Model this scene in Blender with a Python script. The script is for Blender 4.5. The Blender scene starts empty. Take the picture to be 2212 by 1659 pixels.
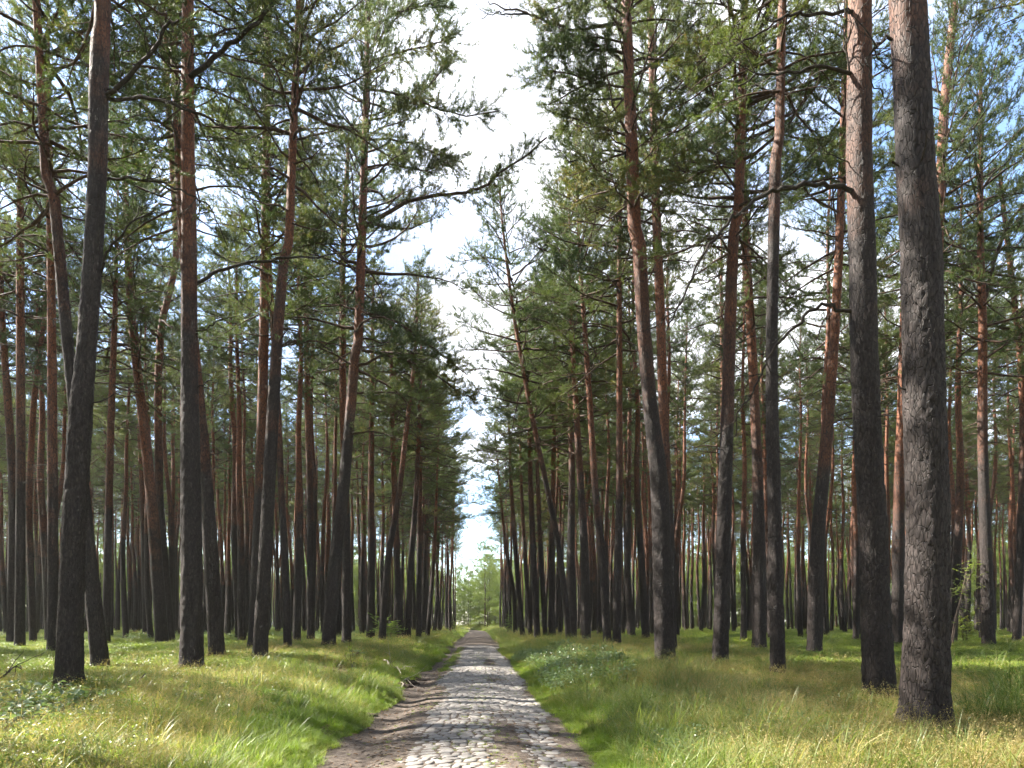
import bpy, math, random
import numpy as np
from mathutils import Vector, Matrix

R = math.radians
sc = bpy.context.scene
rng = np.random.default_rng(7)
random.seed(7)

# ------------------------------------------------------------------ camera
F, CX, HY, CAMH = 1441.0, 1106.0, 1345.0, 1.6      # photo measured at 2212 x 1659
YAW = math.atan(71.0 / F)
cam_d = bpy.data.cameras.new('camera')
cam_d.sensor_width = 36.0
cam_d.lens = 36.0 * F / 2212.0
cam_d.shift_y = (HY - 829.5) / 2212.0
cam_d.clip_end = 3000.0
cam = bpy.data.objects.new('camera', cam_d)
sc.collection.objects.link(cam)
cam.location = (0, 0, CAMH)
cam.rotation_euler = (R(90), 0, -YAW)
sc.camera = cam

# ------------------------------------------------------------------ sky and sun
SUN_AZ, SUN_EL = R(-70), R(47)          # azimuth from +Y towards +X
world = bpy.data.worlds.new('World'); sc.world = world
world.use_nodes = True
wn, wl = world.node_tree.nodes, world.node_tree.links
wn.clear()
def wnode(t, **kw):
    n = wn.new(t)
    for k, v in kw.items(): setattr(n, k, v)
    return n
sky = wnode('ShaderNodeTexSky', sky_type='NISHITA', sun_disc=False)
sky.sun_elevation = SUN_EL; sky.sun_rotation = SUN_AZ
sky.air_density = 1.0; sky.dust_density = 0.6; sky.ozone_density = 2.0
tc = wnode('ShaderNodeTexCoord')
sep = wnode('ShaderNodeSeparateXYZ')
zadd = wnode('ShaderNodeMath', operation='ADD'); zadd.inputs[1].default_value = 0.25
zmax = wnode('ShaderNodeMath', operation='MAXIMUM'); zmax.inputs[1].default_value = 0.05
dx = wnode('ShaderNodeMath', operation='DIVIDE'); dy = wnode('ShaderNodeMath', operation='DIVIDE')
comb = wnode('ShaderNodeCombineXYZ')
comb.inputs[2].default_value = 11.3
noi = wnode('ShaderNodeTexNoise'); noi.inputs['Scale'].default_value = 1.35
noi.inputs['Detail'].default_value = 7.0; noi.inputs['Roughness'].default_value = 0.52
ramp = wnode('ShaderNodeValToRGB')
ramp.color_ramp.elements[0].position = 0.43; ramp.color_ramp.elements[1].position = 0.60
mixc = wnode('ShaderNodeMix', data_type='RGBA')
cloud = wnode('ShaderNodeRGB'); cloud.outputs[0].default_value = (3.9, 4.0, 4.2, 1)
bg = wnode('ShaderNodeBackground'); bg.inputs['Strength'].default_value = 0.1
wo = wnode('ShaderNodeOutputWorld')
wl.new(tc.outputs['Generated'], sep.inputs[0])
wl.new(sep.outputs['Z'], zmax.inputs[0]); wl.new(zmax.outputs[0], zadd.inputs[0])
wl.new(sep.outputs['X'], dx.inputs[0]); wl.new(zadd.outputs[0], dx.inputs[1])
wl.new(sep.outputs['Y'], dy.inputs[0]); wl.new(zadd.outputs[0], dy.inputs[1])
wl.new(dx.outputs[0], comb.inputs[0]); wl.new(dy.outputs[0], comb.inputs[1])
wl.new(comb.outputs[0], noi.inputs['Vector']); wl.new(noi.outputs['Fac'], ramp.inputs[0])
wl.new(ramp.outputs['Color'], mixc.inputs['Factor'])
cn = wnode('ShaderNodeTexNoise'); cn.inputs['Scale'].default_value = 2.6; cn.inputs['Detail'].default_value = 6.0
cr = wnode('ShaderNodeMapRange'); cr.inputs[1].default_value = 0.35; cr.inputs[2].default_value = 0.65; cr.inputs[3].default_value = 0.42; cr.inputs[4].default_value = 1.25
cs = wnode('ShaderNodeMix', data_type='RGBA', blend_type='MULTIPLY'); cs.inputs['Factor'].default_value = 1.0
wl.new(comb.outputs[0], cn.inputs['Vector']); wl.new(cn.outputs['Fac'], cr.inputs[0])
wl.new(cloud.outputs[0], cs.inputs['A']); wl.new(cr.outputs[0], cs.inputs['B'])
wl.new(sky.outputs[0], mixc.inputs['A']); wl.new(cs.outputs['Result'], mixc.inputs['B'])
wl.new(mixc.outputs['Result'], bg.inputs['Color']); wl.new(bg.outputs[0], wo.inputs[0])

sun_d = bpy.data.lights.new('sun', 'SUN')
sun_d.energy = 5.0; sun_d.angle = R(0.53); sun_d.color = (1.0, 0.93, 0.82)
sun = bpy.data.objects.new('sun', sun_d); sc.collection.objects.link(sun)
sdir = Vector((math.sin(SUN_AZ) * math.cos(SUN_EL), math.cos(SUN_AZ) * math.cos(SUN_EL), math.sin(SUN_EL)))
sun.rotation_euler = sdir.to_track_quat('Z', 'Y').to_euler()
sun.location = (-40, 30, 60)

sc.view_settings.view_transform = 'Standard'
sc.view_settings.look = 'None'
sc.view_settings.gamma = 1.0
sc.view_settings.exposure = 2.4
sc.view_settings.use_curve_mapping = False
sc.cycles.use_denoising = True
sc.cycles.volume_bounces = 0
sc.cycles.max_bounces = 4
sc.cycles.diffuse_bounces = 2
sc.cycles.glossy_bounces = 2
sc.cycles.transmission_bounces = 2
sc.cycles.use_adaptive_sampling = True
sc.cycles.adaptive_threshold = 0.07

# ------------------------------------------------------------------ helpers
col = sc.collection
def tag(o, label=None, cat=None, group=None, kind=None):
    if label: o['label'] = label
    if cat: o['category'] = cat
    if group: o['group'] = group
    if kind: o['kind'] = kind
    return o
def empty(name, loc, rz=0.0):
    o = bpy.data.objects.new(name, None); col.objects.link(o)
    o.empty_display_size = 0.2
    o.location = loc; o.rotation_euler = (0, 0, rz)
    return o
def obj(name, me, parent=None, link=True):
    o = bpy.data.objects.new(name, me)
    if link: col.objects.link(o)
    if parent: o.parent = parent
    return o

class MB:
    """collects vertex / face arrays, one mesh at the end"""
    def __init__(s): s.v = []; s.f3 = []; s.f4 = []; s.m3 = []; s.m4 = []; s.n = 0
    def add(s, v, f, mat=0):
        v = np.asarray(v, float).reshape(-1, 3); f = np.asarray(f, int)
        s.v.append(v)
        if len(f):
            (s.f3 if f.shape[1] == 3 else s.f4).append(f + s.n)
            (s.m3 if f.shape[1] == 3 else s.m4).append(np.full(len(f), mat))
        s.n += len(v)
    def tube(s, pts, rad, sides=6, mat=0, cap=False):
        pts = np.asarray(pts, float); n = len(pts)
        rad = np.broadcast_to(np.asarray(rad, float), (n,))
        t = np.gradient(pts, axis=0); t /= np.linalg.norm(t, axis=1, keepdims=True) + 1e-9
        ref = np.array([0.0, 0, 1]) if abs(t[0, 2]) < 0.9 else np.array([1.0, 0, 0])
        u = np.cross(t, ref); u /= np.linalg.norm(u, axis=1, keepdims=True) + 1e-9
        w = np.cross(t, u)
        a = np.linspace(0, 2 * math.pi, sides, endpoint=False)
        ring = u[:, None] * np.cos(a)[None, :, None] + w[:, None] * np.sin(a)[None, :, None]
        v = pts[:, None] + ring * rad[:, None, None]
        i = np.arange(n - 1)[:, None] * sides; j = np.arange(sides)[None]; k = (j + 1) % sides
        f = np.stack([i + j, i + k, i + sides + k, i + sides + j], -1).reshape(-1, 4)
        s.add(v.reshape(-1, 3), f, mat)
    def mesh(s, name, mats, smooth=True):
        me = bpy.data.meshes.new(name)
        v = np.concatenate(s.v) if s.v else np.zeros((0, 3))
        f3 = np.concatenate(s.f3) if s.f3 else np.zeros((0, 3), int)
        f4 = np.concatenate(s.f4) if s.f4 else np.zeros((0, 4), int)
        m = np.concatenate(s.m3 + s.m4) if (s.m3 or s.m4) else np.zeros(0)
        me.vertices.add(len(v)); me.vertices.foreach_set('co', v.astype(np.float32).ravel())
        li = np.concatenate([f3.ravel(), f4.ravel()]).astype(np.int32)
        me.loops.add(len(li)); me.loops.foreach_set('vertex_index', li)
        st = np.concatenate([np.arange(len(f3)) * 3, len(f3) * 3 + np.arange(len(f4)) * 4]).astype(np.int32)
        me.polygons.add(len(st)); me.polygons.foreach_set('loop_start', st)
        me.polygons.foreach_set('material_index', m.astype(np.int32))
        me.polygons.foreach_set('use_smooth', np.full(len(st), smooth))
        for x in mats: me.materials.append(x)
        me.update(calc_edges=True); me.validate()
        return me

def vnoise(x, y, seed=0):
    """smooth 2d value noise in -1..1"""
    x = np.asarray(x, float); y = np.asarray(y, float)
    def h(i, j):
        q = np.sin(i * 127.1 + j * 311.7 + seed * 74.7) * 43758.5453
        return (q - np.floor(q)) * 2 - 1
    xi, yi = np.floor(x), np.floor(y); fx, fy = x - xi, y - yi
    fx = fx * fx * (3 - 2 * fx); fy = fy * fy * (3 - 2 * fy)
    return (h(xi, yi) * (1 - fx) + h(xi + 1, yi) * fx) * (1 - fy) + (h(xi, yi + 1) * (1 - fx) + h(xi + 1, yi + 1) * fx) * fy
def sstep(a, b, x):
    t = np.clip((np.asarray(x, float) - a) / (b - a), 0, 1); return t * t * (3 - 2 * t)

# ------------------------------------------------------------------ terrain shape
def road_x(y):
    y = np.asarray(y, float)
    return -0.15 - 14.0 * sstep(120, 190, y)
def edge_l(y): return 1.80 + 0.20 * vnoise(y * 0.55, 0.3, 3) + 0.10 * vnoise(y * 1.9, 5.3, 4)
def edge_r(y): return 1.50 + 0.12 * vnoise(y * 0.5, 9.3, 5) + 0.07 * vnoise(y * 1.7, 2.3, 6)
def road_z(x, y):
    d = np.asarray(x, float) - road_x(y)
    z = 0.05 * (1 - ((d - 0.25) / 1.3) ** 2).clip(-1, 1)
    z = z - 0.07 * np.exp(-((d + 1.30) / 0.28) ** 2) - 0.025 * np.exp(-((d - 1.0) / 0.25) ** 2)
    z = z + 0.028 * vnoise(d * 0.25, y * 0.62, 11) + 0.022 * vnoise(d * 0.4 + 3, y * 0.36, 12)
    z = z + 0.012 * vnoise(d * 2.6, y * 2.2, 13) * sstep(-0.7, -1.0, d)
    return z
def bank(x, y):
    d = np.asarray(x, float) - road_x(y)
    o = np.where(d < 0, -d - edge_l(y), d - edge_r(y))
    return d, o
def ground_z(x, y):
    x = np.asarray(x, float); y = np.asarray(y, float)
    d, o = bank(x, y)
    base = 0.13 * sstep(-0.05, 0.25, o) + 0.17 * sstep(0.2, 2.2, o)
    base = base + sstep(0.3, 3.0, o) * (0.24 * sstep(9, 28, y) + 0.07 * vnoise(x * 0.33, y * 0.33, 21) + 0.03 * vnoise(x * 1.1, y * 1.1, 22))
    inside = sstep(0.0, -0.12, o)
    return road_z(np.clip(x, road_x(y) - 1.9, road_x(y) + 1.9), y) * (1 - sstep(0.4, 2.5, o)) + base - 0.06 * inside

CA, SA = math.cos(YAW), math.sin(YAW)
RGT = np.array([CA, -SA, 0.0]); FWD = np.array([SA, CA, 0.0])
def px_at(px, py, depth):
    return RGT * ((px - CX) * depth / F) + FWD * depth + np.array([0, 0, CAMH + (HY - py) * depth / F])
def px_ground(px, py):
    depth = CAMH * F / max(py - HY, 6)
    for _ in range(25):
        p = px_at(px, py, depth)
        g = float(ground_z(p[0], p[1]))
        new = (CAMH - g) * F / max(py - HY, 6)
        depth = depth * 0.5 + new * 0.5
    p = px_at(px, py, depth)
    return depth, np.array([p[0], p[1], float(ground_z(p[0], p[1]))])
def to_px(P):
    P = np.asarray(P, float)
    dep = P[..., 0] * SA + P[..., 1] * CA
    lat = P[..., 0] * CA - P[..., 1] * SA
    dd = np.maximum(dep, 0.1)
    return CX + lat * F / dd, HY + (CAMH - P[..., 2]) * F / dd, dep

# ------------------------------------------------------------------ materials
def mat(name):
    m = bpy.data.materials.new(name); m.use_nodes = True
    m.node_tree.nodes.clear()
    return m, m.node_tree.nodes, m.node_tree.links
def N(nodes, t, inp=None, **kw):
    n = nodes.new(t)
    for k, v in kw.items(): setattr(n, k, v)
    for k, v in (inp or {}).items(): n.inputs[k].default_value = v
    return n
def ramp_node(nodes, stops):
    n = nodes.new('ShaderNodeValToRGB'); e = n.color_ramp.elements
    while len(e) < len(stops): e.new(0.5)
    for i, (p, c) in enumerate(stops):
        e[i].position = p; e[i].color = (*c, 1) if len(c) == 3 else c
    return n
def mixrgb(nodes, links, fac, a, b, blend='MIX'):
    n = nodes.new('ShaderNodeMix'); n.data_type = 'RGBA'; n.blend_type = blend
    for key, val in (('Factor', fac), ('A', a), ('B', b)):
        if hasattr(val, 'is_linked') or hasattr(val, 'links'): links.new(val, n.inputs[key])
        else: n.inputs[key].default_value = val if key == 'Factor' else (*val, 1)
    return n.outputs['Result']

def leafy(name, stops, trans=0.4, rough=0.5, spec=0.3, pos_scale=0.3, per_island=True, tcol=1.6):
    """thin leaf: diffuse + translucent, colour varies per leaf, per plant and over the place"""
    m, n, l = mat(name)
    geo = N(n, 'ShaderNodeNewGeometry'); oi = N(n, 'ShaderNodeObjectInfo')
    ns = N(n, 'ShaderNodeTexNoise', {'Scale': pos_scale, 'Detail': 2.0})
    l.new(geo.outputs['Position'], ns.inputs['Vector'])
    a = N(n, 'ShaderNodeMath', {1: 0.5}, operation='MULTIPLY')
    if per_island: l.new(geo.outputs['Random Per Island'], a.inputs[0])
    b = N(n, 'ShaderNodeMath', {1: 0.35}, operation='MULTIPLY'); l.new(oi.outputs['Random'], b.inputs[0])
    c = N(n, 'ShaderNodeMath', operation='ADD'); l.new(a.outputs[0], c.inputs[0]); l.new(b.outputs[0], c.inputs[1])
    e = N(n, 'ShaderNodeMapRange', {1: 0.3, 2: 0.7, 3: -0.15, 4: 0.35}); l.new(ns.outputs['Fac'], e.inputs[0])
    d = N(n, 'ShaderNodeMath', operation='ADD'); l.new(c.outputs[0], d.inputs[0]); l.new(e.outputs[0], d.inputs[1])
    rp = ramp_node(n, stops); l.new(d.outputs[0], rp.inputs[0])
    pb = N(n, 'ShaderNodeBsdfPrincipled', {'Roughness': rough, 'Specular IOR Level': spec})
    l.new(rp.outputs[0], pb.inputs['Base Color'])
    tr = N(n, 'ShaderNodeBsdfTranslucent')
    mul = mixrgb(n, l, 1.0, rp.outputs[0], (tcol, tcol * 1.05, tcol * 0.55), 'MULTIPLY')
    l.new(mul, tr.inputs['Color'])
    mx = N(n, 'ShaderNodeMixShader', {0: trans}); l.new(pb.outputs[0], mx.inputs[1]); l.new(tr.outputs[0], mx.inputs[2])
    o = N(n, 'ShaderNodeOutputMaterial'); l.new(mx.outputs[0], o.inputs[0])
    return m

M_needle = leafy('pine_needles', [(0.0, (0.032, 0.056, 0.022)), (0.45, (0.062, 0.090, 0.028)), (0.85, (0.115, 0.132, 0.038)), (1.0, (0.19, 0.13, 0.045))], trans=0.36, rough=0.5, spec=0.35, pos_scale=0.25)
M_young = leafy('young_needles', [(0.0, (0.07, 0.10, 0.03)), (0.5, (0.11, 0.15, 0.04)), (1.0, (0.17, 0.19, 0.06))], trans=0.45, pos_scale=0.1)
M_grass = leafy('verge_grass', [(0.0, (0.09, 0.155, 0.020)), (0.45, (0.145, 0.215, 0.034)), (0.8, (0.22, 0.25, 0.065)), (1.0, (0.36, 0.31, 0.14))], trans=0.42, rough=0.5, spec=0.3, pos_scale=0.45)
M_long = leafy('long_grass', [(0.0, (0.06, 0.11, 0.022)), (0.5, (0.13, 0.18, 0.045)), (0.85, (0.24, 0.25, 0.10)), (1.0, (0.38, 0.33, 0.18))], trans=0.38, rough=0.42, spec=0.4, pos_scale=0.5)
M_straw = leafy('dry_grass', [(0.0, (0.16, 0.15, 0.05)), (0.5, (0.31, 0.25, 0.11)), (1.0, (0.45, 0.36, 0.19))], trans=0.35, rough=0.55, spec=0.25, pos_scale=0.6)
M_tuss = leafy('tussock_grass', [(0.0, (0.035, 0.075, 0.012)), (0.6, (0.07, 0.13, 0.022)), (1.0, (0.16, 0.19, 0.05))], trans=0.35, rough=0.4, spec=0.4, pos_scale=0.8)
M_bil = leafy('bilberry_leaf', [(0.0, (0.06, 0.10, 0.018)), (0.5, (0.12, 0.17, 0.030)), (0.9, (0.20, 0.24, 0.05)), (1.0, (0.28, 0.24, 0.07))], trans=0.42, rough=0.4, spec=0.45, pos_scale=0.4)
M_bramble = leafy('bramble_leaf', [(0.0, (0.07, 0.12, 0.05)), (0.6, (0.12, 0.18, 0.085)), (1.0, (0.19, 0.24, 0.10))], trans=0.3, rough=0.42, spec=0.6, pos_scale=1.5)
M_bleaf = leafy('broad_leaf', [(0.0, (0.05, 0.10, 0.02)), (0.6, (0.10, 0.17, 0.03)), (1.0, (0.2, 0.26, 0.05))], trans=0.45, rough=0.38, spec=0.45, pos_scale=1.0)
M_litter_n = leafy('dead_needles', [(0.0, (0.16, 0.07, 0.03)), (1.0, (0.30, 0.14, 0.07))], trans=0.15, rough=0.7, spec=0.15, pos_scale=1.0)

def bark_material(name, fine):
    m, n, l = mat(name)
    tc = N(n, 'ShaderNodeTexCoord'); oi = N(n, 'ShaderNodeObjectInfo')
    sp = N(n, 'ShaderNodeSeparateXYZ'); l.new(tc.outputs['Object'], sp.inputs[0])
    mp = N(n, 'ShaderNodeMapping'); mp.inputs['Scale'].default_value = (1, 1, 0.32)
    l.new(tc.outputs['Object'], mp.inputs[0])
    big = N(n, 'ShaderNodeTexNoise', {'Scale': 1.3, 'Detail': 3.0}); l.new(tc.outputs['Object'], big.inputs['Vector'])
    hz = N(n, 'ShaderNodeMapRange', {1: 0.0, 2: 1.0, 3: -2.0, 4: 2.0}); l.new(oi.outputs['Random'], hz.inputs[0])
    h1 = N(n, 'ShaderNodeMath', operation='ADD'); l.new(sp.outputs['Z'], h1.inputs[0]); l.new(hz.outputs[0], h1.inputs[1])
    bz = N(n, 'ShaderNodeMapRange', {1: 0.25, 2: 0.75, 3: -2.4, 4: 2.4}); l.new(big.outputs['Fac'], bz.inputs[0])
    h2 = N(n, 'ShaderNodeMath', operation='ADD'); l.new(h1.outputs[0], h2.inputs[0]); l.new(bz.outputs[0], h2.inputs[1])
    up = N(n, 'ShaderNodeMapRange', {1: 8.0 if fine else 5.2, 2: 13.5 if fine else 11.0, 3: 0.0, 4: 1.0}); l.new(h2.outputs[0], up.inputs[0])
    # plates
    warp = N(n, 'ShaderNodeTexNoise', {'Scale': 9.0, 'Detail': 3.0}); l.new(mp.outputs[0], warp.inputs['Vector'])
    wv = N(n, 'ShaderNodeVectorMath', {1: (0.06, 0.06, 0.06)}, operation='MULTIPLY'); l.new(warp.outputs['Color'], wv.inputs[0])
    av = N(n, 'ShaderNodeVectorMath', operation='ADD'); l.new(mp.outputs[0], av.inputs[0]); l.new(wv.outputs[0], av.inputs[1])
    vo = N(n, 'ShaderNodeTexVoronoi', {'Scale': 15.0 if not fine else 26.0}, feature='DISTANCE_TO_EDGE'); l.new(av.outputs[0], vo.inputs['Vector'])
    vc = N(n, 'ShaderNodeTexVoronoi', {'Scale': 15.0 if not fine else 26.0}, feature='F1'); l.new(av.outputs[0], vc.inputs['Vector'])
    fi = N(n, 'ShaderNodeTexNoise', {'Scale': 42.0, 'Detail': 5.0, 'Roughness': 0.65}); l.new(mp.outputs[0], fi.inputs['Vector'])
    crack = N(n, 'ShaderNodeMapRange', {1: 0.0, 2: 0.09, 3: 0.0, 4: 1.0}); l.new(vo.outputs['Distance'], crack.inputs[0])
    low = ramp_node(n, [(0.25, (0.014, 0.010, 0.009)), (0.5, (0.034, 0.025, 0.023)), (0.75, (0.080, 0.062, 0.056))])
    l.new(fi.outputs['Fac'], low.inputs[0])
    ora = ramp_node(n, [(0.25, (0.075, 0.027, 0.014)), (0.5, (0.185, 0.064, 0.028)), (0.75, (0.33, 0.14, 0.065))])
    l.new(fi.outputs['Fac'], ora.inputs[0])
    cmix = mixrgb(n, l, up.outputs[0], low.outputs[0], ora.outputs[0])
    cell = N(n, 'ShaderNodeMapRange', {1: 0.0, 2: 1.0, 3: 0.72, 4: 1.22}); l.new(vc.outputs['Color'], cell.inputs[0])
    cm2 = mixrgb(n, l, 1.0, cmix, cell.outputs[0], 'MULTIPLY')
    dark = mixrgb(n, l, crack.outputs[0], (0.014, 0.010, 0.008), cm2)
    pb = N(n, 'ShaderNodeBsdfPrincipled', {'Roughness': 0.72, 'Specular IOR Level': 0.4})
    l.new(dark, pb.inputs['Base Color'])
    hsum = N(n, 'ShaderNodeMath', {1: 0.4}, operation='MULTIPLY_ADD')
    l.new(fi.outputs['Fac'], hsum.inputs[0]); l.new(crack.outputs[0], hsum.inputs[2])
    bstr = N(n, 'ShaderNodeMapRange', {1: 0.0, 2: 1.0, 3: 0.85, 4: 0.45}); l.new(up.outputs[0], bstr.inputs[0])
    bp = N(n, 'ShaderNodeBump', {'Distance': 0.02}); l.new(hsum.outputs[0], bp.inputs['Height']); l.new(bstr.outputs[0], bp.inputs['Strength'])
    l.new(bp.outputs[0], pb.inputs['Normal'])
    o = N(n, 'ShaderNodeOutputMaterial'); l.new(pb.outputs[0], o.inputs[0])
    return m
M_bark = bark_material('pine_bark', False)
M_bark_near = bark_material('pine_bark_flaky', True)

def simple(name, c0, c1, scale=20.0, rough=0.8, bump=0.3, bdist=0.01, spec=0.25):
    m, n, l = mat(name)
    tc = N(n, 'ShaderNodeTexCoord')
    ns = N(n, 'ShaderNodeTexNoise', {'Scale': scale, 'Detail': 4.0}); l.new(tc.outputs['Object'], ns.inputs['Vector'])
    rp = ramp_node(n, [(0.3, c0), (0.7, c1)]); l.new(ns.outputs['Fac'], rp.inputs[0])
    pb = N(n, 'ShaderNodeBsdfPrincipled', {'Roughness': rough, 'Specular IOR Level': spec})
    l.new(rp.outputs[0], pb.inputs['Base Color'])
    bp = N(n, 'ShaderNodeBump', {'Distance': bdist, 'Strength': bump}); l.new(ns.outputs['Fac'], bp.inputs['Height'])
    l.new(bp.outputs[0], pb.inputs['Normal'])
    o = N(n, 'ShaderNodeOutputMaterial'); l.new(pb.outputs[0], o.inputs[0])
    return m
M_branch = simple('branch_bark', (0.035, 0.024, 0.018), (0.095, 0.058, 0.038), 14, 0.8, 0.5)
M_dead = simple('dead_wood', (0.022, 0.018, 0.014), (0.055, 0.045, 0.035), 18, 0.85, 0.5)
M_grey = simple('bleached_wood', (0.25, 0.21, 0.17), (0.5, 0.45, 0.38), 25, 0.8, 0.4)
M_stem = simple('green_stem', (0.07, 0.09, 0.03), (0.14, 0.13, 0.06), 20, 0.6, 0.2)
M_brown = simple('sapling_bark', (0.06, 0.045, 0.035), (0.12, 0.09, 0.07), 20, 0.7, 0.2)
M_moss = leafy('moss', [(0.0, (0.06, 0.085, 0.012)), (0.6, (0.12, 0.15, 0.02)), (1.0, (0.22, 0.22, 0.04))], trans=0.2, rough=0.8, spec=0.1, pos_scale=3.0)

# ground: litter, moss and humus by noise
def ground_material():
    m, n, l = mat('forest_floor')
    geo = N(n, 'ShaderNodeNewGeometry')
    n1 = N(n, 'ShaderNodeTexNoise', {'Scale': 0.5, 'Detail': 5.0}); n2 = N(n, 'ShaderNodeTexNoise', {'Scale': 9.0, 'Detail': 6.0, 'Roughness': 0.7})
    n3 = N(n, 'ShaderNodeTexNoise', {'Scale': 60.0, 'Detail': 3.0})
    for q in (n1, n2, n3): l.new(geo.outputs['Position'], q.inputs['Vector'])
    lit = ramp_node(n, [(0.3, (0.06, 0.042, 0.026)), (0.5, (0.12, 0.085, 0.05)), (0.7, (0.21, 0.155, 0.09))]); l.new(n3.outputs['Fac'], lit.inputs[0])
    mos = ramp_node(n, [(0.3, (0.05, 0.075, 0.016)), (0.7, (0.13, 0.16, 0.035))]); l.new(n3.outputs['Fac'], mos.inputs[0])
    s = N(n, 'ShaderNodeMath', operation='ADD'); l.new(n1.outputs['Fac'], s.inputs[0]); l.new(n2.outputs['Fac'], s.inputs[1])
    f = N(n, 'ShaderNodeMapRange', {1: 0.85, 2: 1.1, 3: 0.0, 4: 1.0}); l.new(s.outputs[0], f.inputs[0])
    c = mixrgb(n, l, f.outputs[0], lit.outputs[0], mos.outputs[0])
    pb = N(n, 'ShaderNodeBsdfPrincipled', {'Roughness': 0.9, 'Specular IOR Level': 0.15}); l.new(c, pb.inputs['Base Color'])
    bp = N(n, 'ShaderNodeBump', {'Distance': 0.05, 'Strength': 0.7}); l.new(n2.outputs['Fac'], bp.inputs['Height']); l.new(bp.outputs[0], pb.inputs['Normal'])
    o = N(n, 'ShaderNodeOutputMaterial'); l.new(pb.outputs[0], o.inputs[0])
    return m
def dirt_material():
    m, n, l = mat('road_dirt')
    geo = N(n, 'ShaderNodeNewGeometry')
    n1 = N(n, 'ShaderNodeTexNoise', {'Scale': 1.3, 'Detail': 5.0}); n2 = N(n, 'ShaderNodeTexNoise', {'Scale': 12.0, 'Detail': 6.0, 'Roughness': 0.72})
    n3 = N(n, 'ShaderNodeTexNoise', {'Scale': 90.0, 'Detail': 2.0})
    for q in (n1, n2, n3): l.new(geo.outputs['Position'], q.inputs['Vector'])
    c1 = ramp_node(n, [(0.35, (0.042, 0.034, 0.029)), (0.5, (0.090, 0.076, 0.067)), (0.68, (0.18, 0.160, 0.145))]); l.new(n2.outputs['Fac'], c1.inputs[0])
    c2 = ramp_node(n, [(0.3, (0.6, 0.55, 0.5)), (0.7, (1.25, 1.2, 1.15))]); l.new(n1.outputs['Fac'], c2.inputs[0])
    c = mixrgb(n, l, 1.0, c1.outputs[0], c2.outputs[0], 'MULTIPLY')
    sp = N(n, 'ShaderNodeMapRange', {1: 0.60, 2: 0.68, 3: 0.0, 4: 0.7}); l.new(n3.outputs['Fac'], sp.inputs[0])
    c = mixrgb(n, l, sp.outputs[0], c, (0.20, 0.15, 0.10))
    pb = N(n, 'ShaderNodeBsdfPrincipled', {'Roughness': 0.85, 'Specular IOR Level': 0.2}); l.new(c, pb.inputs['Base Color'])
    h = N(n, 'ShaderNodeMath', {1: 0.4}, operation='MULTIPLY_ADD'); l.new(n3.outputs['Fac'], h.inputs[0]); l.new(n2.outputs['Fac'], h.inputs[2])
    bp = N(n, 'ShaderNodeBump', {'Distance': 0.03, 'Strength': 0.8}); l.new(h.outputs[0], bp.inputs['Height']); l.new(bp.outputs[0], pb.inputs['Normal'])
    o = N(n, 'ShaderNodeOutputMaterial'); l.new(pb.outputs[0], o.inputs[0])
    return m
def stone_material():
    m, n, l = mat('cobble_granite')
    geo = N(n, 'ShaderNodeNewGeometry'); oi = N(n, 'ShaderNodeObjectInfo')
    n2 = N(n, 'ShaderNodeTexNoise', {'Scale': 25.0, 'Detail': 5.0, 'Roughness': 0.7}); l.new(geo.outputs['Position'], n2.inputs['Vector'])
    n1 = N(n, 'ShaderNodeTexNoise', {'Scale': 4.5, 'Detail': 1.0}); l.new(geo.outputs['Position'], n1.inputs['Vector'])
    s = N(n, 'ShaderNodeMath', operation='ADD'); l.new(n2.outputs['Fac'], s.inputs[0]); l.new(n1.outputs['Fac'], s.inputs[1])
    s2 = N(n, 'ShaderNodeMath', {1: 0.5}, operation='MULTIPLY'); l.new(s.outputs[0], s2.inputs[0])
    c = ramp_node(n, [(0.3, (0.115, 0.102, 0.092)), (0.5, (0.185, 0.172, 0.16)), (0.7, (0.27, 0.255, 0.24))]); l.new(s2.outputs[0], c.inputs[0])
    pb = N(n, 'ShaderNodeBsdfPrincipled', {'Roughness': 0.62, 'Specular IOR Level': 0.4}); l.new(c.outputs[0], pb.inputs['Base Color'])
    bp = N(n, 'ShaderNodeBump', {'Distance': 0.012, 'Strength': 0.6}); l.new(n2.outputs['Fac'], bp.inputs['Height']); l.new(bp.outputs[0], pb.inputs['Normal'])
    o = N(n, 'ShaderNodeOutputMaterial'); l.new(pb.outputs[0], o.inputs[0])
    return m
M_ground, M_dirt, M_stone = ground_material(), dirt_material(), stone_material()

# ------------------------------------------------------------------ ground and road
def axis_steps(lo, hi, c, fine, half, grow):
    a = [c]; s = fine
    while a[-1] < hi:
        if a[-1] - c > half: s *= grow
        a.append(a[-1] + s)
    b = [c]; s = fine
    while b[-1] > lo:
        if c - b[-1] > half: s *= grow
        b.append(b[-1] - s)
    return np.array(sorted(set(a + b)))
gx = axis_steps(-230, 230, -0.15, 0.11, 3.6, 1.055)
gy = axis_steps(-60, 290, 6.5, 0.16, 14.0, 1.03)
X, Y = np.meshgrid(gx, gy)
Z = ground_z(X, Y)
m = MB(); nx, ny = len(gx), len(gy)
i = (np.arange(ny - 1)[:, None] * nx + np.arange(nx - 1)[None]).ravel()
m.add(np.stack([X, Y, Z], -1).reshape(-1, 3), np.stack([i, i + 1, i + nx + 1, i + nx], -1))
ground = obj('forest_floor', m.mesh('forest_floor', [M_ground])); tag(ground, kind='structure')

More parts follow.
